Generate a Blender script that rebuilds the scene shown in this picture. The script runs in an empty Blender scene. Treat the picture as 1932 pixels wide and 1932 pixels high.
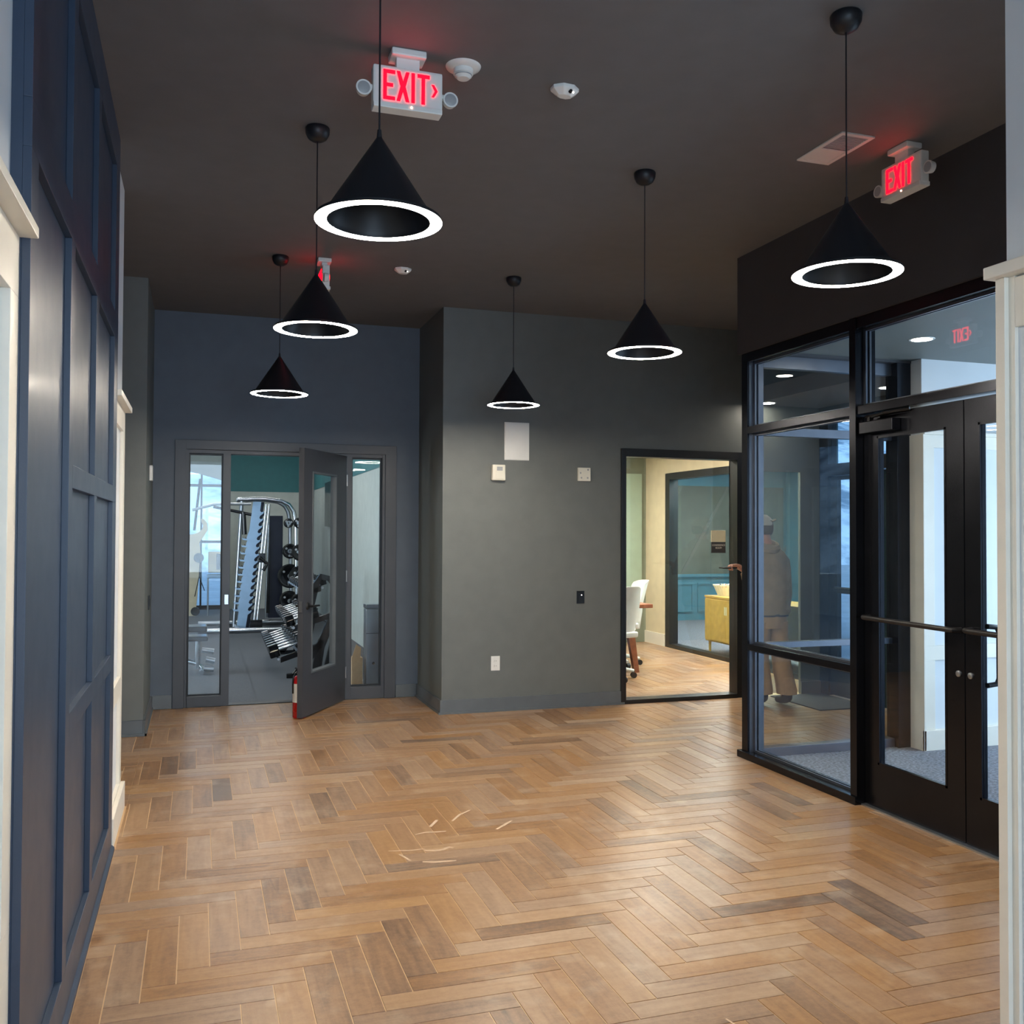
import bpy, bmesh, math, random
from mathutils import Vector, Matrix, Euler
random.seed(7)
PI = math.pi
SC = bpy.context.scene
COL = SC.collection

# ------------------------------------------------------------------ camera, exposure, world, big lights
YAW, PITCH, ROLL, FPX = 0.316764805, 0.0207064107, 0.00427366121, 1800.0
CAMZ = 1.5
fw = Vector((math.sin(YAW)*math.cos(PITCH), math.cos(YAW)*math.cos(PITCH), math.sin(PITCH)))
rt = fw.cross(Vector((0, 0, 1))).normalized()
up = rt.cross(fw)
r2 = rt*math.cos(ROLL) + up*math.sin(ROLL)
u2 = -rt*math.sin(ROLL) + up*math.cos(ROLL)
cam = bpy.data.cameras.new('camera')
cam.sensor_width = 36.0
cam.lens = FPX/1932.0*36.0
cam.clip_start = 0.05
cam.clip_end = 500
camo = bpy.data.objects.new('camera', cam)
COL.objects.link(camo)
camo.matrix_world = Matrix(((r2.x, u2.x, -fw.x, 0), (r2.y, u2.y, -fw.y, 0), (r2.z, u2.z, -fw.z, CAMZ), (0, 0, 0, 1)))
SC.camera = camo
SC.view_settings.view_transform = 'Standard'
SC.view_settings.look = 'None'
SC.view_settings.gamma = 1
SC.view_settings.exposure = 0.96
SC.view_settings.use_curve_mapping = False

w = bpy.data.worlds.new('sky')
SC.world = w
w.use_nodes = True
nt = w.node_tree
nt.nodes.clear()
tc = nt.nodes.new('ShaderNodeTexCoord')
sp = nt.nodes.new('ShaderNodeSeparateXYZ')
cr = nt.nodes.new('ShaderNodeValToRGB')
cr.color_ramp.elements[0].position = 0.0
cr.color_ramp.elements[0].color = (0.50, 0.72, 0.95, 1)
cr.color_ramp.elements[1].position = 0.7
cr.color_ramp.elements[1].color = (0.30, 0.55, 0.92, 1)
bg = nt.nodes.new('ShaderNodeBackground')
bg.inputs[1].default_value = 1.1
ow = nt.nodes.new('ShaderNodeOutputWorld')
nt.links.new(tc.outputs['Generated'], sp.inputs[0])
nt.links.new(sp.outputs[2], cr.inputs[0])
nt.links.new(cr.outputs[0], bg.inputs[0])
nt.links.new(bg.outputs[0], ow.inputs[0])

def area(name, loc, direction, sx, sy, power, color):
    l = bpy.data.lights.new(name, 'AREA')
    l.shape = 'RECTANGLE'; l.size = sx; l.size_y = sy
    l.energy = power; l.color = color
    o = bpy.data.objects.new(name, l)
    o.location = loc
    o.rotation_euler = Vector(direction).to_track_quat('-Z', 'Y').to_euler()
    COL.objects.link(o)
    return o
DAY = (0.62, 0.80, 1.0)
area('rear_window_daylight', (1.0, -3.3, 1.75), (0, 1, 0.0), 3.6, 2.2, 98, DAY)
area('street_door_daylight', (6.95, 3.9, 1.35), (-1, 0.0, 0), 2.1, 2.3, 78, DAY)
area('gym_side_fill', (-3.8, 10.5, 1.6), (1, 0.25, 0), 2.8, 2.4, 110, (0.78, 0.9, 1.0))  # fill light added at an unseen side opening of the gym

RING = 116.0
# ------------------------------------------------------------------ materials
def lin(c):
    return tuple(((v/255.0)/12.92 if v/255.0 <= 0.04045 else (((v/255.0)+0.055)/1.055)**2.4) for v in c) + (1.0,)
MATS = {}
def mat(name, rgb, rough=0.5, metal=0.0, var=0.06, scale=8.0, bump=0.0, bscale=60.0, coat=0.0, spec=0.5, emit=None, es=0.0, linear=False, rv=0.06):
    m = bpy.data.materials.new(name); m.use_nodes = True
    n = m.node_tree; N = n.nodes; L = n.links
    b = N['Principled BSDF']
    c = tuple(rgb)+(1.0,) if linear else lin(rgb)
    t = N.new('ShaderNodeTexCoord')
    no = N.new('ShaderNodeTexNoise'); no.inputs['Scale'].default_value = scale; no.inputs['Detail'].default_value = 4
    L.new(t.outputs['Object'], no.inputs['Vector'])
    ra = N.new('ShaderNodeValToRGB')
    ra.color_ramp.elements[0].position = 0.3; ra.color_ramp.elements[1].position = 0.7
    ra.color_ramp.elements[0].color = tuple(v*(1-var) for v in c[:3])+(1,)
    ra.color_ramp.elements[1].color = tuple(min(1, v*(1+var)) for v in c[:3])+(1,)
    L.new(no.outputs[0], ra.inputs[0]); L.new(ra.outputs[0], b.inputs['Base Color'])
    mr = N.new('ShaderNodeMapRange')
    mr.inputs['To Min'].default_value = max(0, rough-rv); mr.inputs['To Max'].default_value = min(1, rough+rv)
    L.new(no.outputs[0], mr.inputs['Value']); L.new(mr.outputs[0], b.inputs['Roughness'])
    b.inputs['Metallic'].default_value = metal
    b.inputs['Specular IOR Level'].default_value = spec
    b.inputs['Coat Weight'].default_value = coat
    b.inputs['Coat Roughness'].default_value = 0.15
    if bump:
        n2 = N.new('ShaderNodeTexNoise'); n2.inputs['Scale'].default_value = bscale; n2.inputs['Detail'].default_value = 3
        L.new(t.outputs['Object'], n2.inputs['Vector'])
        bu = N.new('ShaderNodeBump'); bu.inputs['Strength'].default_value = bump; bu.inputs['Distance'].default_value = 0.01
        L.new(n2.outputs[0], bu.inputs['Height']); L.new(bu.outputs[0], b.inputs['Normal'])
    if emit is not None:
        b.inputs['Emission Color'].default_value = tuple(emit)+(1,)
        b.inputs['Emission Strength'].default_value = es
    MATS[name] = m
    return m

def glass(name, tint=(0.93, 0.97, 0.97), base=0.04, dirt=0.0):
    """architectural pane: transparent + mirror by angle (Schlick), same for every ray"""
    m = bpy.data.materials.new(name); m.use_nodes = True
    n = m.node_tree; N = n.nodes; L = n.links; N.clear()
    out = N.new('ShaderNodeOutputMaterial')
    g = N.new('ShaderNodeNewGeometry')
    d = N.new('ShaderNodeVectorMath'); d.operation = 'DOT_PRODUCT'
    L.new(g.outputs['Normal'], d.inputs[0]); L.new(g.outputs['Incoming'], d.inputs[1])
    a = N.new('ShaderNodeMath'); a.operation = 'ABSOLUTE'; L.new(d.outputs['Value'], a.inputs[0])
    s = N.new('ShaderNodeMath'); s.operation = 'SUBTRACT'; s.inputs[0].default_value = 1.0; L.new(a.outputs[0], s.inputs[1])
    p = N.new('ShaderNodeMath'); p.operation = 'POWER'; p.inputs[1].default_value = 5.0; L.new(s.outputs[0], p.inputs[0])
    q = N.new('ShaderNodeMath'); q.operation = 'MULTIPLY_ADD'; q.inputs[1].default_value = 1-base; q.inputs[2].default_value = base
    L.new(p.outputs[0], q.inputs[0])
    no = N.new('ShaderNodeTexNoise'); no.inputs['Scale'].default_value = 3.0
    t = N.new('ShaderNodeBsdfTransparent')
    mx0 = N.new('ShaderNodeMix'); mx0.data_type = 'RGBA'
    mx0.inputs[6].default_value = tuple(tint)+(1,); mx0.inputs[7].default_value = tuple(v*0.97 for v in tint)+(1,)
    L.new(no.outputs[0], mx0.inputs[0]); L.new(mx0.outputs[2], t.inputs[0])
    gl = N.new('ShaderNodeBsdfGlossy'); gl.inputs['Roughness'].default_value = 0.0
    gl.inputs['Color'].default_value = (1, 1, 1, 1)
    mx = N.new('ShaderNodeMixShader'); L.new(q.outputs[0], mx.inputs[0]); L.new(t.outputs[0], mx.inputs[1]); L.new(gl.outputs[0], mx.inputs[2])
    last = mx
    if dirt:
        df = N.new('ShaderNodeBsdfDiffuse'); df.inputs[0].default_value = (0.8, 0.85, 0.85, 1)
        mm = N.new('ShaderNodeMath'); mm.operation = 'MULTIPLY'; mm.inputs[1].default_value = dirt*2; L.new(no.outputs[0], mm.inputs[0])
        m2 = N.new('ShaderNodeMixShader'); L.new(mm.outputs[0], m2.inputs[0]); L.new(mx.outputs[0], m2.inputs[1]); L.new(df.outputs[0], m2.inputs[2])
        last = m2
    L.new(last.outputs[0], out.inputs[0])
    MATS[name] = m
    return m

def emitter(name, rgb, strength):
    m = bpy.data.materials.new(name); m.use_nodes = True
    n = m.node_tree; n.nodes.clear()
    e = n.nodes.new('ShaderNodeEmission'); e.inputs[0].default_value = tuple(rgb)+(1,); e.inputs[1].default_value = strength
    o = n.nodes.new('ShaderNodeOutputMaterial'); n.links.new(e.outputs[0], o.inputs[0])
    MATS[name] = m
    return m

def plankmat(name, vertical):
    m = bpy.data.materials.new(name); m.use_nodes = True
    n = m.node_tree; N = n.nodes; L = n.links
    b = N['Principled BSDF']
    g = N.new('ShaderNodeNewGeometry')
    at = N.new('ShaderNodeAttribute'); at.attribute_name = 'tone'; at.attribute_type = 'GEOMETRY'
    sepc = N.new('ShaderNodeSeparateColor'); L.new(at.outputs['Color'], sepc.inputs[0])
    oi = N.new('ShaderNodeObjectInfo')
    tone = N.new('ShaderNodeMath'); tone.operation = 'ADD'; L.new(sepc.outputs[0], tone.inputs[0]); tone.inputs[1].default_value = 0.0
    # grain: world position stretched along the plank, shifted per plank
    mp = N.new('ShaderNodeMapping')
    mp.inputs['Scale'].default_value = (34, 3.0, 1) if vertical else (3.0, 34, 1)
    off = N.new('ShaderNodeVectorMath'); off.operation = 'SCALE'; off.inputs['Scale'].default_value = 31.0
    L.new(at.outputs['Color'], off.inputs[0])
    ad = N.new('ShaderNodeVectorMath'); ad.operation = 'ADD'
    L.new(g.outputs['Position'], mp.inputs['Vector']); L.new(mp.outputs[0], ad.inputs[0]); L.new(off.outputs[0], ad.inputs[1])
    gr = N.new('ShaderNodeTexNoise'); gr.inputs['Scale'].default_value = 1.0; gr.inputs['Detail'].default_value = 6; gr.inputs['Distortion'].default_value = 0.6
    L.new(ad.outputs[0], gr.inputs['Vector'])
    ramp = N.new('ShaderNodeValToRGB')
    e = ramp.color_ramp.elements
    e[0].position = 0.0; e[0].color = lin((92, 72, 58))
    e[1].position = 1.0; e[1].color = lin((166, 136, 104))
    x = ramp.color_ramp.elements.new(0.45); x.color = lin((140, 109, 82))
    # factor = tone*0.7 + grain*0.3
    f1 = N.new('ShaderNodeMath'); f1.operation = 'MULTIPLY_ADD'; f1.inputs[1].default_value = 0.9; f1.inputs[2].default_value = -0.45
    L.new(gr.outputs[0], f1.inputs[0])
    f2 = N.new('ShaderNodeMath'); f2.operation = 'ADD'; L.new(f1.outputs[0], f2.inputs[0]); L.new(tone.outputs[0], f2.inputs[1])
    L.new(f2.outputs[0], ramp.inputs[0])
    mo = N.new('ShaderNodeTexNoise'); mo.inputs['Scale'].default_value = 34; mo.inputs['Detail'].default_value = 8; mo.inputs['Roughness'].default_value = 0.75
    L.new(g.outputs['Position'], mo.inputs['Vector'])
    f3 = N.new('ShaderNodeMath'); f3.operation = 'MULTIPLY_ADD'; f3.inputs[1].default_value = 0.9; f3.inputs[2].default_value = -0.45
    L.new(mo.outputs[0], f3.inputs[0]); f4 = N.new('ShaderNodeMath'); f4.operation = 'ADD'; L.new(f3.outputs[0], f4.inputs[0]); L.new(f2.outputs[0], f4.inputs[1])
    L.new(f4.outputs[0], ramp.inputs[0])
    # grey-ish planks
    hs = N.new('ShaderNodeHueSaturation'); L.new(ramp.outputs[0], hs.inputs['Color'])
    sm = N.new('ShaderNodeMath'); sm.operation = 'MULTIPLY_ADD'; sm.inputs[1].default_value = 0.35; sm.inputs[2].default_value = 0.86
    L.new(sepc.outputs[1], sm.inputs[0]); L.new(sm.outputs[0], hs.inputs['Saturation'])
    # construction dust smeared on the floor
    d1 = N.new('ShaderNodeTexNoise'); d1.inputs['Scale'].default_value = 1.6; d1.inputs['Detail'].default_value = 5; d1.inputs['Distortion'].default_value = 1.5
    L.new(g.outputs['Position'], d1.inputs['Vector'])
    d2 = N.new('ShaderNodeTexNoise'); d2.inputs['Scale'].default_value = 8; d2.inputs['Detail'].default_value = 4
    L.new(g.outputs['Position'], d2.inputs['Vector'])
    dm = N.new('ShaderNodeMath'); dm.operation = 'MULTIPLY'; L.new(d1.outputs[0], dm.inputs[0]); L.new(d2.outputs[0], dm.inputs[1])
    dr = N.new('ShaderNodeMapRange'); dr.inputs['From Min'].default_value = 0.27; dr.inputs['From Max'].default_value = 0.42
    dr.inputs['To Max'].default_value = 0.22
    L.new(dm.outputs[0], dr.inputs['Value'])
    mx = N.new('ShaderNodeMix'); mx.data_type = 'RGBA'
    L.new(dr.outputs[0], mx.inputs[0]); L.new(hs.outputs[0], mx.inputs[6]); mx.inputs[7].default_value = lin((205, 188, 165))
    L.new(mx.outputs[2], b.inputs['Base Color'])
    rr = N.new('ShaderNodeMapRange'); rr.inputs['To Min'].default_value = 0.24; rr.inputs['To Max'].default_value = 0.43
    L.new(d1.outputs[0], rr.inputs['Value']); L.new(rr.outputs[0], b.inputs['Roughness'])
    b.inputs['Specular IOR Level'].default_value = 0.5
    bu = N.new('ShaderNodeBump'); bu.inputs['Strength'].default_value = 0.08; bu.inputs['Distance'].default_value = 0.002
    L.new(gr.outputs[0], bu.inputs['Height']); L.new(bu.outputs[0], b.inputs['Normal'])
    MATS[name] = m
    return m

mat('ceiling_paint', (106, 106, 108), 0.75, bump=0.05)
mat('bulkhead_paint', (64, 64, 68), 0.7, bump=0.05)
mat('grey_wall', (103, 107, 104), 0.55, bump=0.06, bscale=150)
mat('slate_wall', (84, 94, 106), 0.5, bump=0.06, bscale=150)
mat('grey_trim', (96, 102, 106), 0.35)
mat('navy', (44, 58, 78), 0.42, coat=0.1, bump=0.03, bscale=200)
mat('white_paint', (226, 220, 206), 0.4, var=0.03)
mat('white_wall', (214, 218, 220), 0.6, var=0.02, bump=0.04, bscale=150)
mat('door_grey', (68, 71, 77), 0.4)
mat('black_frame', (22, 22, 24), 0.35)
mat('black_satin', (18, 18, 20), 0.45)
mat('anodised', (50, 52, 58), 0.26, metal=0.9, rv=0.03)
mat('anodised_daylit', (116, 121, 131), 0.36, metal=0.9)  # paler copy of the frame metal, vestibule daylight put into its colour
mat('lamp_black', (16, 18, 24), 0.45)
mat('grout', (196, 164, 126), 0.6)
mat('carpet', (120, 126, 136), 0.95, var=0.6, scale=55, bump=0.6, bscale=200)
mat('rubber_floor', (86, 88, 91), 0.85, var=0.35, scale=160, bump=0.3, bscale=300)
mat('plastic_white', (224, 224, 220), 0.4, var=0.02)
mat('plastic_cream', (222, 219, 204), 0.4, var=0.02)
mat('grey_plastic', (160, 162, 164), 0.4)
mat('dark_lens', (30, 30, 34), 0.15)
mat('chrome', (200, 204, 208), 0.18, metal=1.0)
mat('steel', (170, 176, 182), 0.3, metal=0.9)
mat('dark_reflection', (28, 46, 50), 0.08)
mat('mat_dark', (44, 48, 56), 0.9, var=0.3, scale=60)
mat('steel_blue', (150, 178, 205), 0.32, metal=0.35)
mat('rubber_black', (14, 14, 16), 0.18, spec=0.6)
mat('navy_panel', (18, 26, 48), 0.4)
mat('red_paint', (190, 16, 22), 0.28, coat=0.4)
mat('label_white', (226, 222, 212), 0.5)
mat('teal_wall', (44, 104, 106), 0.6, bump=0.04, bscale=150)
mat('gym_wall', (176, 180, 172), 0.6, bump=0.04, bscale=150)
mat('beige_wall', (214, 200, 168), 0.6, bump=0.04, bscale=150)
mat('blue_wall', (70, 132, 152), 0.5, bump=0.03, bscale=150)
mat('pattern_wall', (92, 98, 92), 0.6, var=0.25, scale=2.5)
mat('green_panel', (150, 168, 148), 0.45, var=0.04)
mat('olive_wall', (120, 126, 108), 0.55)
mat('oak', (214, 166, 78), 0.45, var=0.14, scale=14)
mat('walnut', (140, 84, 56), 0.4, var=0.15, scale=20)
mat('mesh_white', (222, 226, 222), 0.5)
mat('caster', (26, 26, 30), 0.5)
mat('basket_white', (226, 216, 190), 0.6, var=0.1, scale=30)
mat('cardboard', (206, 170, 130), 0.8, var=0.06, scale=30)
mat('skin', (196, 140, 116), 0.5, var=0.05, scale=30)
mat('hoodie', (150, 132, 106), 0.9, var=0.12, scale=14, bump=0.25, bscale=30)
mat('trousers', (176, 144, 106), 0.9, var=0.12, scale=16, bump=0.25, bscale=30)
mat('boots', (62, 64, 72), 0.7)
mat('cap_white', (196, 196, 188), 0.7)
mat('hair', (74, 56, 42), 0.8)
mat('snow', (232, 238, 244), 0.8, var=0.0)
mat('concrete', (150, 156, 162), 0.9, var=0.15, scale=1.5)
mat('sign_dark', (62, 62, 64), 0.5)
mat('brass_pad', (228, 218, 184), 0.35)
mat('switch_black', (14, 14, 16), 0.35)
mat('scuff', (190, 164, 138), 0.7, var=0.1, scale=60)
glass('clear_glass', (0.955, 0.98, 0.985), 0.026)
glass('vestibule_glass', (0.945, 0.965, 0.97), 0.034)
glass('tint_glass', (0.90, 0.95, 0.96), 0.03)
glass('opening_glass', (0.88, 0.95, 0.90), 0.03, dirt=0.05)
glass('frosted', (0.8, 0.86, 0.84), 0.04, dirt=0.35)
emitter('ring_light', (1.0, 0.89, 0.74), RING)
emitter('exit_red', (1.0, 0.001, 0.006), 4.6)
emitter('exit_red_soft', (1.0, 0.03, 0.05), 1.2)
emitter('downlight', (1.0, 0.9, 0.76), 48.0)
emitter('gym_light', (1.0, 0.96, 0.90), 28.0)
emitter('conf_fill', (1.0, 0.91, 0.79), 42.0)
emitter('lounge_fill', (1.0, 0.94, 0.88), 48.0)
emitter('led_amber', (1.0, 0.45, 0.3), 6.0)
emitter('led_white', (1.0, 0.9, 0.8), 4.0)
plankmat('plank_along', True)
plankmat('plank_across', False)
# hillside: snow with scrub showing through
def hillmat():
    m = MATS['snow']; n = m.node_tree; N = n.nodes; L = n.links; b = N['Principled BSDF']
    g = N.new('ShaderNodeNewGeometry')
    a = N.new('ShaderNodeTexNoise'); a.inputs['Scale'].default_value = 0.22; a.inputs['Detail'].default_value = 9; a.inputs['Roughness'].default_value = 0.7
    L.new(g.outputs['Position'], a.inputs['Vector'])
    r = N.new('ShaderNodeValToRGB'); r.color_ramp.elements[0].position = 0.42; r.color_ramp.elements[1].position = 0.58
    r.color_ramp.elements[0].color = lin((110, 132, 150)); r.color_ramp.elements[1].color = lin((236, 242, 248))
    L.new(a.outputs[0], r.inputs[0]); L.new(r.outputs[0], b.inputs['Base Color'])
hillmat()

# ------------------------------------------------------------------ mesh helpers
class MB:
    def __init__(s): s.v = []; s.f = []
    def add(s, vs, fs):
        k = len(s.v); s.v += [tuple(v) for v in vs]; s.f += [tuple(i+k for i in f) for f in fs]; return s
    def box(s, x0, x1, y0, y1, z0, z1):
        return s.add([(x0,y0,z0),(x1,y0,z0),(x1,y1,z0),(x0,y1,z0),(x0,y0,z1),(x1,y0,z1),(x1,y1,z1),(x0,y1,z1)],
                     [(0,3,2,1),(4,5,6,7),(0,1,5,4),(1,2,6,5),(2,3,7,6),(3,0,4,7)])
    def prism(s, pts, axis, a, b):
        n = len(pts)
        def P(p, t):
            return {'x': (t, p[0], p[1]), 'y': (p[0], t, p[1]), 'z': (p[0], p[1], t)}[axis]
        return s.add([P(p, a) for p in pts]+[P(p, b) for p in pts],
                     [tuple(range(n-1, -1, -1)), tuple(range(n, 2*n))]+[(i, (i+1) % n, n+(i+1) % n, n+i) for i in range(n)])
    def tube(s, path, r, n=10, cap=True, flat=1.0):
        path = [Vector(p) for p in path]; rs = r if isinstance(r, (list, tuple)) else [r]*len(path)
        rings = []; prev = None
        for i, p in enumerate(path):
            a = path[max(0, i-1)]; b = path[min(len(path)-1, i+1)]
            t = (b-a).normalized() if (b-a).length > 1e-9 else Vector((0, 0, 1))
            if prev is None:
                ref = Vector((0, 0, 1)) if abs(t.z) < 0.9 else Vector((1, 0, 0))
                u = t.cross(ref).normalized()
            else:
                u = (prev - t*prev.dot(t)).normalized()
            prev = u; v = t.cross(u)
            rings.append([p + (u*math.cos(2*PI*k/n) + v*math.sin(2*PI*k/n)*flat)*rs[i] for k in range(n)])
        vs = [q for R in rings for q in R]; fs = []
        for i in range(len(path)-1):
            for k in range(n):
                fs.append((i*n+k, i*n+(k+1) % n, (i+1)*n+(k+1) % n, (i+1)*n+k))
        if cap:
            fs.append(tuple(range(n-1, -1, -1))); m = (len(path)-1)*n; fs.append(tuple(range(m, m+n)))
        return s.add(vs, fs)
    def cyl(s, p0, p1, r, r1=None, n=16): return s.tube([p0, p1], [r, r if r1 is None else r1], n)
    def lathe(s, prof, c=(0, 0, 0), n=32, axis='z', close=False):
        vs = []; fs = []
        for (r, z) in prof:
            for k in range(n):
                a = 2*PI*k/n
                if axis == 'z': vs.append((c[0]+r*math.cos(a), c[1]+r*math.sin(a), c[2]+z))
                elif axis == 'y': vs.append((c[0]+r*math.cos(a), c[1]+z, c[2]+r*math.sin(a)))
                else: vs.append((c[0]+z, c[1]+r*math.cos(a), c[2]+r*math.sin(a)))
        m = len(prof)
        for i in range(m if close else m-1):
            j = (i+1) % m
            for k in range(n):
                fs.append((i*n+k, i*n+(k+1) % n, j*n+(k+1) % n, j*n+k))
        if not close:
            if prof[0][0] > 1e-5: fs.append(tuple(range(n-1, -1, -1)))
            if prof[-1][0] > 1e-5: fs.append(tuple(range((m-1)*n, m*n)))
        return s.add(vs, fs)
    def xf(s, M):
        s.v = [tuple(M @ Vector(v)) for v in s.v]; return s

def mesh_of(mb, bev=0, smooth=False, name='mesh', seg=2):
    me = bpy.data.meshes.new(name)
    me.from_pydata(mb.v, [], mb.f)
    bm = bmesh.new(); bm.from_mesh(me)
    bmesh.ops.remove_doubles(bm, verts=bm.verts, dist=1e-6)
    if bev: bmesh.ops.bevel(bm, geom=[e for e in bm.edges], offset=bev, segments=seg, affect='EDGES', profile=0.6, clamp_overlap=True)
    bmesh.ops.recalc_face_normals(bm, faces=bm.faces)
    if smooth:
        for f in bm.faces: f.smooth = True
        for e in bm.edges:
            if len(e.link_faces) == 2 and e.calc_face_angle(0) > 0.7: e.smooth = False
    bm.to_mesh(me); bm.free()
    return me
def obj(name, mb, m, parent=None, bev=0, smooth=False, label=None, seg=2):
    me = mesh_of(mb, bev, smooth, name, seg) if isinstance(mb, MB) else mb
    if m: me.materials.clear(); me.materials.append(MATS[m])
    o = bpy.data.objects.new(name, me); COL.objects.link(o)
    if parent: o.parent = parent
    if label: o['label'] = label
    return o
def thing(name, label, cat, loc=(0, 0, 0), rotz=0, group=None):
    o = bpy.data.objects.new(name, None); COL.objects.link(o); o.empty_display_size = 0.1
    o.location = loc; o.rotation_euler = (0, 0, rotz); o['label'] = label; o['category'] = cat
    if group: o['group'] = group
    return o
def tag(o, label, cat, group=None):
    o['label'] = label; o['category'] = cat
    if group: o['group'] = group
    return o
def struct(name, mb, m, parent=None, bev=0, label=None, smooth=False):
    o = obj(name, mb, m, parent, bev, smooth)
    if not parent: o['kind'] = 'structure'
    if label: o['label'] = label
    return o
def sroot(name, label=None):
    o = bpy.data.objects.new(name, None); COL.objects.link(o); o['kind'] = 'structure'
    if label: o['label'] = label
    return o
def dup(root, loc=None, rotz=None, label=None, group=None):
    r = root.copy(); COL.objects.link(r)
    if loc is not None: r.location = loc
    if rotz is not None: r.rotation_euler = (0, 0, rotz)
    if label: r['label'] = label
    if group: r['group'] = group
    for ch in list(root.children):
        c = ch.copy(); COL.objects.link(c); c.parent = r
        for g in ch.children:
            d = g.copy(); COL.objects.link(d); d.parent = c
    return r
def B(*a): return MB().box(*a)
def rect_frame(mb, x0, x1, z0, z1, wd, y0, y1, bottom=True):
    """frame in the XZ plane"""
    mb.box(x0, x0+wd, y0, y1, z0, z1); mb.box(x1-wd, x1, y0, y1, z0, z1); mb.box(x0+wd, x1-wd, y0, y1, z1-wd, z1)
    if bottom: mb.box(x0+wd, x1-wd, y0, y1, z0, z0+wd)
    return mb

CZ = 3.36      # ceiling height
YB = 7.65      # grey back wall
YD = 8.55      # gym door wall
XS = 3.47      # storefront plane
YC = 5.62      # storefront corner
VZ = 2.72      # vestibule ceiling

# ------------------------------------------------------------------ room shell
# floor slab under the planks (its top is the light joint colour)
fl = struct('floor', B(-3.0, 7.2, -4.0, 12.2, -0.16, -0.0022), 'grout', label='herringbone wood plank floor')
gymf = struct('floor', B(-4.0, 2.6, 8.62, 19.3, -0.16, 0.0), 'rubber_floor', label='dark grey rubber floor of the gym')
# vestibule carpet of tiles
vroot = struct('floor', B(3.53, 7.0, 1.6, 5.60, -0.0020, 0.0010), 'carpet', label='blue grey carpet of the vestibule')

# ceiling: main slab, gym, vestibule
cl = MB(); cl.box(-3.0, 7.2, -4.0, 8.7, CZ, CZ+0.15)
ceil = struct('ceiling', cl, 'ceiling_paint', label='dark charcoal painted ceiling')
struct('ceiling', B(3.60, 7.0, 1.6, 5.58, VZ, VZ+0.10), 'grey_wall', label='grey ceiling of the vestibule')
struct('ceiling', B(4.80, 5.60, 5.80, 7.65, VZ-0.04, VZ+0.1), 'ceiling_paint', label='lower dark ceiling in front of the street doors')
struct('ceiling', B(-4.0, 2.6, 8.72, 19.2, 3.1, 3.2), 'white_wall', label='pale ceiling of the gym')
struct('ceiling', MB().prism([(2.7, 7.77), (5.86, 7.77), (10.0, 13.35), (10.0, 14.9), (2.7, 14.9)], 'z', 2.62, 2.72), 'white_wall', label='pale ceiling of the conference room')

# grey back wall with the conference window and the second glass opening
wb = MB()
wx0, wx1, wz1 = 3.54, 4.72, 2.215
ox0, ox1, oz1 = 4.86, 5.35, 2.07
Yb2 = YB+0.12
wb.box(1.905, wx0, YB, Yb2, 0, CZ)
wb.box(wx0, wx1, YB, Yb2, wz1, CZ)
wb.box(wx1, ox0, YB, YB+0.035, 0, CZ)
wb.box(ox0, ox1, YB, YB+0.035, oz1, CZ)
wb.box(ox1, 5.62, YB, YB+0.035, 0, CZ)
struct('wall_back', wb, 'grey_wall', label='charcoal grey back wall with devices')
# return wall between door wall and back wall (faces left)
struct('wall_back', B(1.905, 2.02, YB+0.12, YD, 0, CZ), 'grey_wall', label='short return of the grey back wall')
# door wall
dw = MB()
dx0, dx1, dz1 = -0.11, 1.60, 2.19
dw.box(-0.375, dx0, YD, YD+0.12, 0, CZ); dw.box(dx1, 2.02, YD, YD+0.12, 0, CZ); dw.box(dx0, dx1, YD, YD+0.12, dz1, CZ)
struct('wall_back', dw, 'slate_wall', label='slate grey wall around the gym entrance')
# left: return beside the door wall, and the grey segment facing the camera
lw = MB(); lw.box(-0.50, -0.375, 7.49, YD+0.12, 0, CZ); lw.box(-3.0, -0.50, 7.49, 7.61, 0, CZ)
struct('wall_left', lw, 'grey_wall', label='grey corner wall left of the gym entrance')
struct('wall_left', B(-3.0, -2.9, 5.6, 7.49, 0, CZ), 'grey_wall')

# baseboards
bb = MB()
BH = 0.115
bb.box(1.89, wx0-0.0, YB-0.015, YB, 0, BH); bb.box(1.89, 1.905, YB, YD-0.015, 0, BH)
bb.box(wx1+0.03, ox0, YB-0.015, YB, 0, BH); bb.box(ox1, 5.56, YB-0.015, YB, 0, BH)
struct('baseboard_back', bb, 'grey_trim', bev=0.003)
b2 = MB(); b2.box(1.70, 1.89, YD-0.015, YD, 0, BH); b2.box(-0.36, -0.205, YD-0.015, YD, 0, BH)
struct('baseboard_back', b2, 'grey_trim', bev=0.003)
b3 = MB(); b3.box(-0.375, -0.36, 7.475, YD-0.015, 0, BH); b3.box(-2.9, -0.36, 7.475, 7.49, 0, BH)
struct('baseboard_left', b3, 'grey_trim', bev=0.003)
# thin shoe moulding along the grey walls
b4 = MB(); b4.box(1.875, wx0, YB-0.028, YB-0.015, 0, 0.018); b4.box(1.877, 1.89, YB-0.015, YD-0.015, 0, 0.018); b4.box(-0.36, -0.348, 7.462, YD-0.015, 0, 0.018); b4.box(-2.9, -0.348, 7.462, 7.475, 0, 0.018)
struct('trim_1', b4, 'grey_trim', label='quarter round along the grey baseboards')

# bulkhead above the storefront
bk = MB(); bk.box(XS-0.02, 3.62, -3.9, YC+0.02, 2.703, CZ); bk.box(3.62, 4.80, YC-0.10, YC+0.02, 2.703, CZ); bk.box(4.80, 7.0, YC-0.1, 5.80, 2.703, CZ)
struct('wall_right', bk, 'bulkhead_paint', label='dark bulkhead over the black glass storefront')

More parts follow.
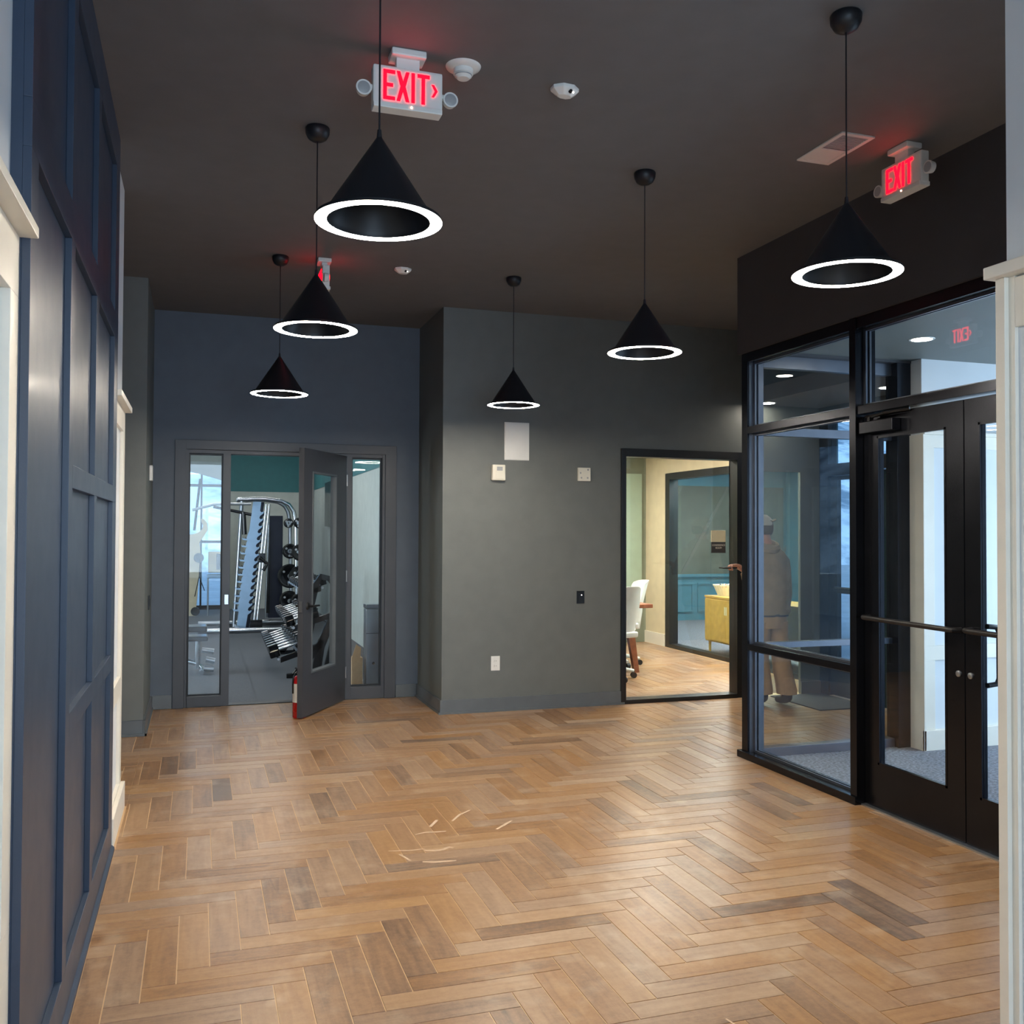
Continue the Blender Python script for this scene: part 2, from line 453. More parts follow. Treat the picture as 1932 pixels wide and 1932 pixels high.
# vestibule white walls
vw = MB()
vw.box(4.78, 7.0, 5.42, 5.60, 0, VZ)
wv = struct('wall_right', vw, 'white_wall', label='white panelled wall inside the vestibule')
def wains(parent, axis, plane, sgn, a0, a1, rails, stiles, top, m='white_paint', th=0.018):
    """board frame on a wall. axis 'y': wall plane Y=plane facing sgn; rails = [(z0,z1)], stiles = [(a,b)]"""
    for (z0, z1) in rails:
        mb = MB()
        if axis == 'y': mb.box(a0, a1, min(plane, plane+sgn*th), max(plane, plane+sgn*th), z0, z1)
        else: mb.box(min(plane, plane+sgn*th), max(plane, plane+sgn*th), a0, a1, z0, z1)
        obj('rail', mb, m, parent, bev=0.0015)
    for (s0, s1, z0, z1) in stiles:
        mb = MB()
        if axis == 'y': mb.box(s0, s1, min(plane, plane+sgn*th), max(plane, plane+sgn*th), z0, z1)
        else: mb.box(min(plane, plane+sgn*th), max(plane, plane+sgn*th), s0, s1, z0, z1)
        obj('batten', mb, m, parent, bev=0.0015)
wains(wv, 'y', 5.42, -1, 4.78, 7.0, [(0, 0.14), (0.62, 0.72), (2.10, 2.19)], [(4.78, 4.87, 0.14, 0.62), (4.78, 4.87, 0.72, 2.10), (5.62, 5.70, 0.14, 0.62), (5.62, 5.70, 0.72, 2.10), (6.4, 6.48, 0.72, 2.1)], 2.19)
obj('cap', B(4.765, 7.0, 5.375, 5.42, 2.19, 2.215), 'white_paint', wv, bev=0.003)
obj('baseboard', B(4.762, 7.0, 5.385, 5.402, 0, 0.14), 'white_paint', wv, bev=0.003)
obj('end_board', B(4.762, 4.78, 5.385, 5.60, 0, 2.19), 'white_paint', wv, bev=0.002)
# closing walls of the vestibule (out of view): south and the street side with its glass opening
struct('wall_right', MB().box(3.62, 7.0, 1.5, 1.6, 0, VZ).box(7.0, 7.1, 5.1, 5.8, 0, VZ).box(7.0, 7.1, 1.6, 5.1, 2.52, VZ), 'white_wall')

# ------------------------------------------------------------------ near left white wall, navy wall, far white wall
XN = -0.395
# near white
nl = struct('wall_left', B(-0.56, -0.42, -3.9, 2.42, 0, CZ), 'white_wall', label='near white wall with panelled wainscot, left edge')
wains(nl, 'x', -0.42, 1, -3.9, 2.42, [(0, 0.14), (0.50, 0.61), (2.03, 2.17)], [(2.32, 2.42, 0.14, 0.50), (2.32, 2.42, 0.61, 2.03), (1.35, 1.45, 0.61, 2.03), (0.4, 0.5, 0.61, 2.03), (1.35, 1.45, 0.14, 0.5)], 2.17, th=0.022)
obj('cap', B(-0.42, -0.358, -3.9, 2.42, 2.17, 2.196), 'white_paint', nl, bev=0.003)
# navy
nv = struct('wall_left', B(-0.56, XN, 2.42, 4.87, 0, CZ), 'navy', label='navy blue board and batten wall')
cols = [2.42, 3.148, 3.897, 4.690]
rl = [(2.42, 4.87, 0.0, 0.152), (2.42, 4.87, 2.385, 2.50), (2.42, 4.87, 3.175, 3.36), (3.238, 4.87, 1.63, 1.703), (3.238, 4.87, 0.86, 0.932)]
for (a, b, z0, z1) in rl:
    obj('rail', B(XN, XN+0.02, a, b, z0, z1), 'navy', nv, bev=0.0015)
cw = [0.10, 0.09, 0.09, 0.18]
for c, wd in zip(cols, cw):
    segs = [(0.152, 2.385), (2.50, 3.175)] if c < 3.0 else [(0.152, 0.86), (0.932, 1.63), (1.703, 2.385), (2.50, 3.175)]
    if 3.0 < c < 3.3: segs = [(0.152, 2.385), (2.50, 3.175)]
    for (z0, z1) in segs:
        obj('batten', B(XN, XN+0.0199, c, c+wd, z0, z1), 'navy', nv, bev=0.0015)
obj('shoe_moulding', MB().prism([(XN+0.02, 0), (XN+0.034, 0), (XN+0.032, 0.012), (XN+0.02, 0.022)], 'y', 2.42, 4.87), 'navy', nv)
# far white strip
fwl = struct('wall_left', B(-0.56, -0.408, 4.87, 5.60, 0, CZ), 'white_wall', label='narrow white panelled wall beyond the navy wall')
wains(fwl, 'x', -0.408, 1, 4.87, 5.60, [(0, 0.15), (0.62, 0.72), (2.03, 2.14)], [(5.50, 5.60, 0.15, 0.62), (5.50, 5.60, 0.72, 2.03), (4.87, 4.95, 0.72, 2.03)], 2.14)
obj('cap', B(-0.42, -0.355, 4.88, 5.61, 2.14, 2.17), 'white_paint', fwl, bev=0.003)
obj('shoe_moulding', B(-0.39, -0.368, 4.87, 5.60, 0, 0.14), 'white_paint', fwl, bev=0.003)
struct('wall_left', B(-3.0, -0.56, 5.48, 5.60, 0, CZ), 'white_wall')

# near right white wall end
XR = 2.03
nr = struct('wall_right', B(XR, 2.2, -3.9, 1.985, 0, CZ), 'white_wall', label='near white wall end with wainscot, right edge')
obj('rail', B(XR-0.012, XR, -3.9, 1.948, 2.04, 2.17), 'white_paint', nr, bev=0.0015)
obj('batten', B(XR-0.026, XR, 1.968, 1.998, 0.0, 2.175), 'white_paint', nr, bev=0.0015)
obj('batten', B(XR-0.012, XR, 1.948, 1.968, 0.0, 2.175), 'white_paint', nr, bev=0.0015)
obj('cap', B(XR-0.050, 2.23, -3.9, 2.015, 2.175, 2.208), 'white_paint', nr, bev=0.003)
obj('baseboard', B(XR-0.03, XR, -3.9, 1.94, 0, 0.15), 'white_paint', nr, bev=0.003)
struct('wall_right', B(2.2, 3.62, 1.6, 1.72, 0, CZ), 'white_wall')
# rear wall with a wide window opening
struct('wall_front', MB().box(-0.56, 2.2, -4.0, -3.9, 0, 0.5).box(-0.56, 2.2, -4.0, -3.9, 2.95, CZ).box(-0.56, -0.4, -4.0, -3.9, 0.5, 2.95).box(2.1, 2.2, -4.0, -3.9, 0.5, 2.95), 'white_wall')

# ------------------------------------------------------------------ herringbone planks
WX, WY, LL = 0.1078, 0.1013, 4.83       # unit cell in metres and length in plank widths
OX, OY = 0.030, None
rects = [(-0.36, XS+0.0, -3.9, 7.63), (XS, XS+0.05, 2.5, 4.434), (-0.345, 1.875, 7.63, 8.53), (-2.89, -0.36, 5.62, 7.46),
         (XS, 5.545, 5.70, 7.63), (2.92, 5.80, 7.78, 11.9)]
gx, gy = 0.0010/WX, 0.0010/WY
# joints: vertical line at x = 0.247 tops out at y = 4.185 (world, measured) ; u = x/WX, v = y/WY
U0 = 7.30; V0 = 37.30
def project(p):
    d = Vector((p[0], p[1], p[2]-CAMZ)); k = d.dot(fw)
    if k < 0.3: return None
    return 966+FPX*d.dot(r2)/k, 966-FPX*d.dot(u2)/k
tiles = []
rnd = random.Random(11)
for a in range(-80, 160):
    for b in range(-16, 16):
        # V tile lower-left in units
        bu = a + b*LL; bv = a - b*LL
        # line between V(a) and V(a+1): x = bu+1, top y = bv + LL  -> align with (U0, V0)
        ox = U0 - 1; oy = V0 - 1 - LL
        for kind in (0, 1):
            if kind == 0: q = (bu+ox, bu+ox+1, bv+oy, bv+oy+LL)
            else: q = (bu+ox+1, bu+ox+1+LL, bv+oy, bv+oy+1)
            q = ((q[0]+gx)*WX, (q[1]-gx)*WX, (q[2]+gy)*WY, (q[3]-gy)*WY)
            if q[1] < -3 or q[0] > 6.3 or q[3] < -4 or q[2] > 12: continue
            tone = min(1.0, max(0.0, rnd.gauss(0.52, 0.11) + (0.07 if kind else -0.04)))
            if rnd.random() < 0.05: tone = max(0, tone-0.3)
            tones = (tone, rnd.random(), rnd.random())
            for R in rects:
                x0, x1, y0, y1 = max(q[0], R[0]), min(q[1], R[1]), max(q[2], R[2]), min(q[3], R[3])
                if x1-x0 < 0.004 or y1-y0 < 0.004: continue
                pr = [project((x, y, 0)) for x, y in ((x0, y0), (x1, y0), (x1, y1), (x0, y1))]
                ar = 0
                if all(pr):
                    inside = sum(1 for p in pr if -40 < p[0] < 1972 and p[1] < 2000)
                    if inside >= 2:
                        ar = abs(sum(pr[i][0]*pr[(i+1) % 4][1]-pr[(i+1) % 4][0]*pr[i][1] for i in range(4)))/2
                        cyy = sum(p[1] for p in pr)/4
                        if cyy > 1932: ar *= 0.2
                full = (abs(x1-x0-(q[1]-q[0])) < 1e-6 and abs(y1-y0-(q[3]-q[2])) < 1e-6)
                tiles.append((ar, kind, x0, x1, y0, y1, tones, full))
tiles.sort(key=lambda t: -t[0])
def plank_geo(mb, x0, x1, y0, y1, z=0.0):
    c = 0.0012
    mb.add([(x0, y0, z-0.004), (x1, y0, z-0.004), (x1, y1, z-0.004), (x0, y1, z-0.004),
            (x0+c, y0+c, z), (x1-c, y0+c, z), (x1-c, y1-c, z), (x0+c, y1-c, z)],
           [(4, 5, 6, 7), (0, 1, 5, 4), (1, 2, 6, 5), (2, 3, 7, 6), (3, 0, 4, 7)])
def set_tone(me, cols_per_face):
    at = me.color_attributes.new('tone', 'FLOAT_COLOR', 'CORNER')
    i = 0; data = []
    for p in me.polygons:
        c = cols_per_face[p.index]
        for _ in range(p.loop_total): data += [c[0], c[1], c[2], 1.0]
    at.data.foreach_set('color', data)
pool = {}
for t in tiles[:300]:
    ar, kind, x0, x1, y0, y1, tones, full = t
    cx, cy = (x0+x1)/2, (y0+y1)/2
    key = None
    if full:
        q = round(tones[0]*14)/14; key = (kind, q, int(tones[1]*3)); tones = (q, (int(tones[1]*3)+0.5)/3, 0.3)
    if key and key in pool: me = pool[key]
    else:
        mb = MB(); plank_geo(mb, x0-cx, x1-cx, y0-cy, y1-cy)
        me = bpy.data.meshes.new('plank'); me.from_pydata(mb.v, [], mb.f); set_tone(me, [tones]*5)
        me.materials.append(MATS['plank_across' if kind else 'plank_along'])
        if key: pool[key] = me
    o = bpy.data.objects.new('plank', me); o.location = (cx, cy, 0); o.parent = fl; COL.objects.link(o)
rest = MB(); tl = []; mi = []
for t in tiles[300:]:
    plank_geo(rest, *t[2:6]); tl += [t[6]]*5; mi += [t[1]]*5
me = bpy.data.meshes.new('far_planks'); me.from_pydata(rest.v, [], rest.f); set_tone(me, tl)
me.materials.append(MATS['plank_along']); me.materials.append(MATS['plank_across'])
me.polygons.foreach_set('material_index', mi)
o = bpy.data.objects.new('far_planks', me); o.parent = fl; o['kind'] = 'stuff'; COL.objects.link(o)

# dried smears and scuffs on the planks
def smear(pts, wd):
    mb = MB(); L_ = [Vector((p[0], p[1], 0.0004)) for p in pts]; vs = []
    for i, p in enumerate(L_):
        t = (L_[min(i+1, len(L_)-1)]-L_[max(i-1, 0)]).normalized(); nn = Vector((-t.y, t.x, 0))
        ww = wd*(0.35+0.65*math.sin(PI*(i+0.6)/(len(L_)+0.2)))
        vs += [p+nn*ww/2, p-nn*ww/2, p+nn*ww/2+Vector((0, 0, .0006)), p-nn*ww/2+Vector((0, 0, .0006))]
    fs = []
    for i in range(len(L_)-1):
        a = 4*i; b = a+4
        fs += [(a+2, a+3, b+3, b+2), (a, a+2, b+2, b), (a+3, a+1, b+1, b+3)]
    mb.add(vs, fs); return mb
SM = [([(0.98, 4.27), (1.03, 4.25), (1.08, 4.245), (1.13, 4.24)], 0.022), ([(1.02, 4.42), (1.07, 4.40), (1.11, 4.405), (1.145, 4.43), (1.16, 4.41)], 0.02),
      ([(1.03, 4.66), (1.08, 4.68), (1.15, 4.67), (1.19, 4.67)], 0.016), ([(1.13, 4.76), (1.19, 4.86)], 0.02), ([(1.26, 4.82), (1.33, 4.92), (1.40, 4.98)], 0.016),
      ([(0.90, 4.40), (0.93, 4.30)], 0.014), ([(0.86, 4.46), (0.95, 4.44), (1.03, 4.44)], 0.012), ([(1.44, 4.62), (1.5, 4.68), (1.56, 4.74)], 0.018), ([(1.56, 2.62), (1.575, 2.55)], 0.008)]
for pts, wd in SM:
    obj('scuff_mark', smear(pts, wd), 'scuff', fl)

# ------------------------------------------------------------------ gym entrance (door_1)
d1 = sroot('door_1', 'grey gym entrance with two sidelights and an open glazed door')
yf = YD-0.02
cas = MB()
cas.box(-0.20, -0.11, yf, YD, 0, 2.27); cas.box(1.595, 1.695, yf, YD, 0, 2.27); cas.box(-0.11, 1.595, yf, YD, 2.19, 2.27)
obj('casing', cas, 'door_grey', d1, bev=0.002)
fr = MB()
for (a, b, z0, z1) in [(-0.11, -0.088, 0, 2.19), (0.19, 0.255, 0, 2.16), (1.25, 1.295, 0, 2.16), (1.568, 1.6, 0, 2.19), (-0.088, 1.568, 2.158, 2.19), (-0.088, 0.19, 0, 0.09), (1.295, 1.568, 0, 0.11)]:
    fr.box(a, b, YD+0.0, YD+0.12, z0, z1)
obj('jamb', fr, 'door_grey', d1, bev=0.002)
st = MB()
for (a, b, z0, z1) in [(-0.088, 0.19, 0.09, 2.158), (1.295, 1.568, 0.11, 2.158)]:
    rect_frame(st, a, b, z0, z1, 0.012, YD+0.045, YD+0.075)
obj('glazing_bead', st, 'black_satin', d1)
obj('sidelight_glass', B(-0.078, 0.18, YD+0.057, YD+0.063, 0.10, 2.148), 'clear_glass', d1)
obj('sidelight_glass', B(1.305, 1.558, YD+0.057, YD+0.063, 0.12, 2.148), 'clear_glass', d1)
obj('strike_plate', B(0.213, 0.243, YD-0.004, YD+0.0, 0.868, 0.950), 'chrome', d1)
obj('threshold', B(0.255, 1.25, YD+0.0, YD+0.12, 0.0, 0.006), 'black_satin', d1)
# open leaf, local x from hinge to free edge
leaf = bpy.data.objects.new('door_leaf', None); COL.objects.link(leaf); leaf.parent = d1
leaf.location = (1.242, 8.507, 0); leaf.rotation_euler = (0, 0, math.atan2(-0.759, -0.449))
LW = 0.882
fm = MB()
# thickness on the local -y... visible face looks toward +x world => local +y side
T0, T1 = -0.045, 0.0
for (a, b, z0, z1) in [(0.0, 0.228, 0.012, 2.165), (0.72, LW, 0.012, 2.165), (0.228, 0.72, 1.985, 2.165), (0.228, 0.72, 0.012, 0.345)]:
    fm.box(a, b, T0, T1, z0, z1)
leafm = obj('door_panel', fm, 'door_grey', leaf)
gb = rect_frame(MB(), 0.228, 0.72, 0.345, 1.985, 0.014, T0-0.004, T1+0.006)
obj('glazing_bead', gb, 'grey_trim', leaf)
obj('door_glass', B(0.24, 0.71, -0.026, -0.02, 0.357, 1.973), 'clear_glass', leaf)
hd = MB(); hd.lathe([(0.0, 0.012), (0.026, 0.012), (0.032, 0.0)], (0.80, T1, 0.895), 20, 'y'); hd.cyl((0.80, T1+0.01, 0.895), (0.80, T1+0.055, 0.895), 0.010); hd.tube([(0.80, T1+0.05, 0.895), (0.74, T1+0.052, 0.895), (0.685, T1+0.05, 0.893)], [0.010, 0.009, 0.008])
hd.lathe([(0.0, -0.012), (0.026, -0.012), (0.032, 0.0)], (0.80, T0, 0.895), 20, 'y'); hd.cyl((0.80, T0-0.01, 0.895), (0.80, T0-0.055, 0.895), 0.010); hd.tube([(0.80, T0-0.05, 0.895), (0.74, T0-0.052, 0.895), (0.685, T0-0.05, 0.893)], [0.010, 0.009, 0.008])
obj('lever_handle', hd, 'black_satin', leaf, smooth=True)
obj('latch_plate', B(LW-0.0005, LW+0.0015, -0.035, -0.010, 0.85, 0.94), 'steel', leaf)
for z in (0.25, 1.1, 1.95):
    obj('hinge', MB().cyl((0.0, T1+0.004, z-0.05), (0.0, T1+0.004, z+0.05), 0.007), 'steel', leaf)

# ------------------------------------------------------------------ conference window (window_1) and second opening (window_2)
w1 = sroot('window_1', 'black framed floor to ceiling conference room window')
obj('frame', MB().box(wx0-0.03, wx0+0.015, YB-0.02, YB+0.12, 0, 2.235).box(wx1-0.055, wx1+0.005, YB-0.02, YB+0.12, 0, 2.235).box(wx0+0.015, wx1-0.055, YB-0.02, YB+0.12, 2.165, 2.235).box(wx0+0.015, wx1-0.055, YB-0.02, YB+0.12, 0, 0.035), 'black_frame', w1, bev=0.002)
obj('pane', B(wx0+0.015, wx1-0.055, YB+0.055, YB+0.061, 0.035, 2.165), 'clear_glass', w1)
w2 = sroot('window_2', 'narrow glass opening behind the storefront corner')
obj('pane', B(ox0, ox1, YB+0.012, YB+0.018, 0.0, oz1), 'opening_glass', w2)

# conference room shell
struct('wall_back', MB().box(2.80, 2.92, 7.77, 11.90, 0, 2.7).box(2.80, 5.84, 11.90, 12.02, 0, 2.7), 'olive_wall', label='muted green grey rear wall of the conference room')
struct('wall_right', MB().box(5.84, 5.96, 11.32, 11.90, 0, 2.7).box(5.84, 5.96, 7.98, 11.32, 2.275, 2.7), 'beige_wall', label='cream wall above and beside the inner glass partition')
struct('baseboard_right', B(5.822, 5.84, 11.33, 11.90, 0, 0.16), 'white_paint', bev=0.003)
w3 = sroot('window_3', 'inner black framed glass partition of the conference room')
f3 = MB(); f3.box(5.835, 5.96, 11.20, 11.32, 0, 2.275); f3.box(5.835, 5.96, 7.98, 11.20, 2.19, 2.275); f3.box(5.835, 5.96, 7.98, 11.20, 0, 0.05)
obj('frame', f3, 'black_frame', w3, bev=0.002)
obj('pane', B(5.895, 5.903, 10.25, 11.20, 0.05, 2.19), 'tint_glass', w3)
obj('pane', B(5.895, 5.903, 7.90, 10.243, 0.05, 2.19), 'tint_glass', w3)
fg = MB(); fg.box(5.44, 5.76, 11.86, 11.899, 0.75, 2.30)
struct('window_4', fg, 'green_panel', label='pale frosted green panel in the conference room rear wall')
# lounge beyond the partition
struct('floor', MB().prism([(5.96, 7.92), (9.95, 13.32), (9.95, 14.7), (5.96, 14.7)], 'z', -0.02, 0.0), 'carpet')
lb = struct('wall_back', MB().box(5.84, 10.0, 14.6, 14.72, 0, 2.7).box(9.9, 10.0, 13.3, 14.6, 0, 2.7).prism([(5.80, 7.77), (5.862, 7.77), (10.0, 13.25), (10.0, 13.38), (9.93, 13.38)], 'z', 0, 2.7), 'blue_wall', label='teal blue wall of the lounge behind the glass')
obj('wallpaper', B(5.97, 9.85, 14.585, 14.6, 0.78, 2.30), 'pattern_wall', lb)
for i in range(6):
    x = 6.1+i*0.68
    obj('panel_moulding', rect_frame(MB(), x, x+0.6, 0.14, 0.64, 0.03, 14.575, 14.6), 'blue_wall', lb)
obj('chair_rail', B(5.97, 9.85, 14.55, 14.6, 0.74, 0.79), 'blue_wall', lb)
for i in range(5):
    x = 6.0+i*0.9
    obj('wallpaper_strip', MB().prism([(x, 0.79), (x+0.06, 0.79), (x+0.96, 2.29), (x+0.90, 2.29)], 'y', 14.579, 14.585), 'grey_wall', lb)

# sign on the conference glass
sg = thing('room_sign', 'dark conference room sign plate under a blank brass pad on the glass', 'sign', (4.505, YB+0.05, 1.415))
obj('plate', B(-0.072, 0.072, -0.012, 0, -0.10, -0.002), 'sign_dark', sg, bev=0.0015)
obj('pad', B(-0.072, 0.072, -0.013, 0, 0.0, 0.105), 'brass_pad', sg, bev=0.0015)
def text(name, s, size, m, parent, loc, rot, ext=0.0008, label=None, sx=1.0):
    c = bpy.data.curves.new(name, 'FONT'); c.body = s; c.size = size; c.extrude = ext; c.align_x = 'CENTER'; c.align_y = 'CENTER'
    o = bpy.data.objects.new(name, c); COL.objects.link(o)
    dg = bpy.context.evaluated_depsgraph_get(); me = bpy.data.meshes.new_from_object(o.evaluated_get(dg))
    bpy.data.objects.remove(o)
    me.materials.clear(); me.materials.append(MATS[m])
    o = bpy.data.objects.new(name, me); COL.objects.link(o); o.parent = parent; o.location = loc; o.rotation_euler = rot; o.scale = (sx, 1, 1)
    return o
text('lettering', 'CONFERENCE', 0.024, 'label_white', sg, (0, -0.0125, -0.030), (PI/2, 0, 0), sx=0.88)
text('lettering', 'ROOM', 0.024, 'label_white', sg, (0, -0.0125, -0.055), (PI/2, 0, 0), sx=0.88)

# ------------------------------------------------------------------ storefront: window_5 (fixed panes), door_2 (double doors), window_6 (far screen)
XF0, XF1 = XS, XS+0.125      # frame depth
s1 = sroot('window_5', 'black framed fixed storefront glazing at the vestibule corner')
fr = MB()
fr.box(XF0, XF1, YC-0.07, YC, 0, 2.703)                   # corner post
fr.box(XF0-0.008, XF1, 4.435, 4.490, 0, 2.703)            # intermediate mullion
fr.box(XF0-0.02, XF1, 4.435, YC+0.03, 0, 0.045)           # sill
fr.box(XF0, XF1, 4.490, YC-0.07, 0.722, 0.762)            # low rail
fr.box(XF0, XF1, 4.490, YC-0.07, 2.160, 2.207)            # transom bar
fr.box(XF0, XF1, 2.6, YC-0.07, 2.640, 2.703)              # head
obj('frame', fr, 'anodised', s1, bev=0.0015)
be = MB()
for (a, b, z0, z1) in [(4.49, YC-0.07, 0.045, 0.722), (4.49, YC-0.07, 0.762, 2.16), (4.49, YC-0.07, 2.207, 2.64), (2.62, 4.435, 2.207, 2.64)]:
    for xx in (XS+0.045, XS+0.072):
        be.box(xx, xx+0.012, a, a+0.02, z0, z1); be.box(xx, xx+0.012, b-0.02, b, z0, z1); be.box(xx, xx+0.012, a+.02, b-.02, z0, z0+0.014); be.box(xx, xx+0.012, a+.02, b-.02, z1-0.014, z1)
obj('glazing_bead', be, 'anodised_daylit', s1)
obj('daylit_face', MB().box(XF0+0.014, XF1-0.002, YC-0.072, YC-0.069, 0.045, 2.64).box(XF0+0.014, XF1-0.002, 4.489, 4.492, 0.045, 2.64), 'anodised_daylit', s1, label='inner face of the frame with daylight painted in')  # thin skins on the post sides, coloured as if lit from the vestibule
gx_ = XS+0.060
for (a, b, z0, z1) in [(4.49, YC-0.07, 0.045, 0.722), (4.49, YC-0.07, 0.762, 2.16), (4.49, YC-0.07, 2.207, 2.64), (2.62, 4.435, 2.207, 2.64)]:
    obj('pane', B(gx_, gx_+0.003, a+0.004, b-0.004, z0+0.004, z1-0.004), 'vestibule_glass', s1)

dd = sroot('door_2', 'black double storefront doors with push bars')
obj('header', B(XF0, XF1, 2.6, 4.435, 2.160, 2.207), 'anodised', dd, bev=0.0015)
obj('threshold', B(XS+0.02, XF1, 2.6, 4.435, 0, 0.008), 'steel', dd)
XL = XS+0.045      # leaf face
def sleaf(y0, y1, glass_y0, glass_y1, near):
    r = bpy.data.objects.new('door_leaf', None); COL.objects.link(r); r.parent = dd
    f = MB(); f.box(XL, XL+0.045, y0, glass_y0, 0.012, 2.150); f.box(XL, XL+0.045, glass_y1, y1, 0.012, 2.150)
    f.box(XL, XL+0.045, glass_y0, glass_y1, 0.012, 0.245); f.box(XL, XL+0.045, glass_y0, glass_y1, 2.030, 2.150)
    obj('door_panel', f, 'anodised', r)
    g = MB(); 
    for xx in (XL-0.002, XL+0.010):
        g.box(xx, xx+0.009, glass_y0, glass_y0+0.012, 0.245, 2.03); g.box(xx, xx+0.009, glass_y1-0.012, glass_y1, 0.245, 2.03); g.box(xx, xx+0.009, glass_y0, glass_y1, 0.245, 0.257); g.box(xx, xx+0.009, glass_y0, glass_y1, 2.018, 2.03)
    obj('glazing_bead', g, 'anodised', r)
    obj('door_glass', B(XL+0.019, XL+0.022, glass_y0+0.004, glass_y1-0.004, 0.249, 2.026), 'vestibule_glass', r)
    pb = MB(); pb.tube([(XL, y0+0.02, 1.033), (XL-0.05, y0+0.03, 1.033), (XL-0.062, y0+0.06, 1.035), (XL-0.062, y1-0.08, 1.04), (XL-0.05, y1-0.05, 1.04), (XL, y1-0.04, 1.04)], 0.0135, 12)
    obj('push_bar', pb, 'black_satin', r, smooth=True)
    ph = MB(); yy = y0+0.055 if not near else y1-0.088
    ph.tube([(XL+0.045, yy, 1.06), (XL+0.10, yy, 1.055), (XL+0.115, yy, 1.03), (XL+0.115, yy, 0.81), (XL+0.10, yy, 0.785), (XL+0.045, yy, 0.78)], 0.0125, 12)
    obj('pull_handle', ph, 'black_satin', r, smooth=True)
    yb = y0+0.037 if not near else y1-0.032
    obj('lock_cylinder', MB().lathe([(0.015, 0.0), (0.015, -0.006), (0.008, -0.009), (0, -0.009)], (XL, yb, 0.82), 16, 'x'), 'steel', r)
    return r
la = sleaf(3.705, 4.43, 3.82, 4.325, False)
lb_ = sleaf(2.97, 3.698, 3.075, 3.612, True)
cm = MB(); cm.box(XL-0.055, XL, 4.14, 4.405, 2.047, 2.112)
co = obj('door_closer', cm, 'anodised', la, bev=0.004)
obj('closer_arm', MB().box(XL-0.045, XL-0.02, 4.33, 4.35, 2.112, 2.135).tube([(XL-0.03, 4.34, 2.135), (XL-0.075, 4.18, 2.14), (XL-0.01, 4.06, 2.15)], 0.009, 8).tube([(XL-0.01, 4.40, 2.145), (XL-0.01, 4.08, 2.15)], 0.008, 8), 'black_satin', co)
# near end post of the storefront
obj('jamb', B(XF0, XF1, 2.55, 2.95, 0, 2.207), 'anodised', dd)

# far screen of the vestibule, along X
s2 = sroot('window_6', 'black framed glass screen at the far side of the vestibule')
fr = MB(); YF0, YF1 = YC-0.0, YC+0.08
fr.box(XF1, 4.68, YC-0.06, YC+0.02, 0, 0.06); fr.box(XF1, 4.68, YC-0.04, YC+0.02, 0.722, 0.762); fr.box(XF1, 4.68, YC-0.04, YC+0.02, 2.158, 2.215); fr.box(XF1, 4.68, YC-0.04, YC+0.02, 2.62, 2.703)
obj('frame', fr, 'anodised_daylit', s2, bev=0.0015)  # far frame gets the paler metal too, daylight painted in
obj('end_post', B(4.66, 4.775, YC-0.10, YC+0.02, 0, 2.703), 'anodised', s2, bev=0.0015)
for (z0, z1) in ((0.06, 0.722), (0.762, 2.158), (2.215, 2.62)):
    obj('pane', B(XF1, 4.66, YC-0.012, YC-0.009, z0, z1), 'vestibule_glass', s2)

# street doors at the end of the side hall (X = 6.2)
s3 = sroot('door_3', 'black street doors with daylight behind their glass')
XE = 5.60
fr = MB()
fr.box(XE-0.04, XE+0.06, 7.52, 7.65, 0, CZ); fr.box(XE-0.04, XE+0.06, 6.90, 6.97, 0, 2.54)
fr.box(XE-0.04, XE+0.06, 6.97, 7.52, 2.03, 2.14); fr.box(XE-0.04, XE+0.06, 5.8, 6.90, 2.06, 2.18); fr.box(XE-0.04, XE+0.06, 5.8, 7.52, 2.54, CZ)
fr.box(XE-0.04, XE+0.06, 5.8, 5.95, 0, 2.54)
obj('frame', fr, 'black_frame', s3)
f = MB(); f.box(XE-0.02, XE+0.025, 7.415, 7.515, 0.01, 2.025)
f.box(XE-0.02, XE+0.025, 6.975, 7.08, 0.01, 2.025); f.box(XE-0.02, XE+0.025, 7.08, 7.415, 0.01, 0.36); f.box(XE-0.02, XE+0.025, 7.08, 7.415, 1.99, 2.025); f.box(XE-0.03, XE+0.025, 7.08, 7.415, 0.95, 0.99)
obj('door_panel', f, 'black_frame', s3)
obj('door_glass', B(XE, XE+0.006, 7.08, 7.415, 0.36, 1.99), 'clear_glass', s3)
obj('transom_glass', B(XE, XE+0.006, 5.95, 7.52, 2.14, 2.54), 'clear_glass', s3)
obj('door_panel', MB().box(XE-0.02, XE+0.025, 5.95, 6.90, 0.01, 2.05), 'dark_reflection', s3)  # opaque leaf, the dark reflection in its glass painted as flat colour
pb = MB(); pb.tube([(XE-0.02, 7.40, 1.0), (XE-0.07, 7.38, 1.0), (XE-0.07, 7.10, 1.0), (XE-0.02, 7.09, 1.0)], 0.012)
obj('push_bar', pb, 'black_satin', s3, smooth=True)

mt = thing('floor_mat', 'dark entrance mat on the planks before the street doors', 'mat', (5.26, 7.22, 0))
obj('mat_body', B(-0.27, 0.27, -0.36, 0.38, 0.0, 0.010), 'mat_dark', mt, bev=0.002)
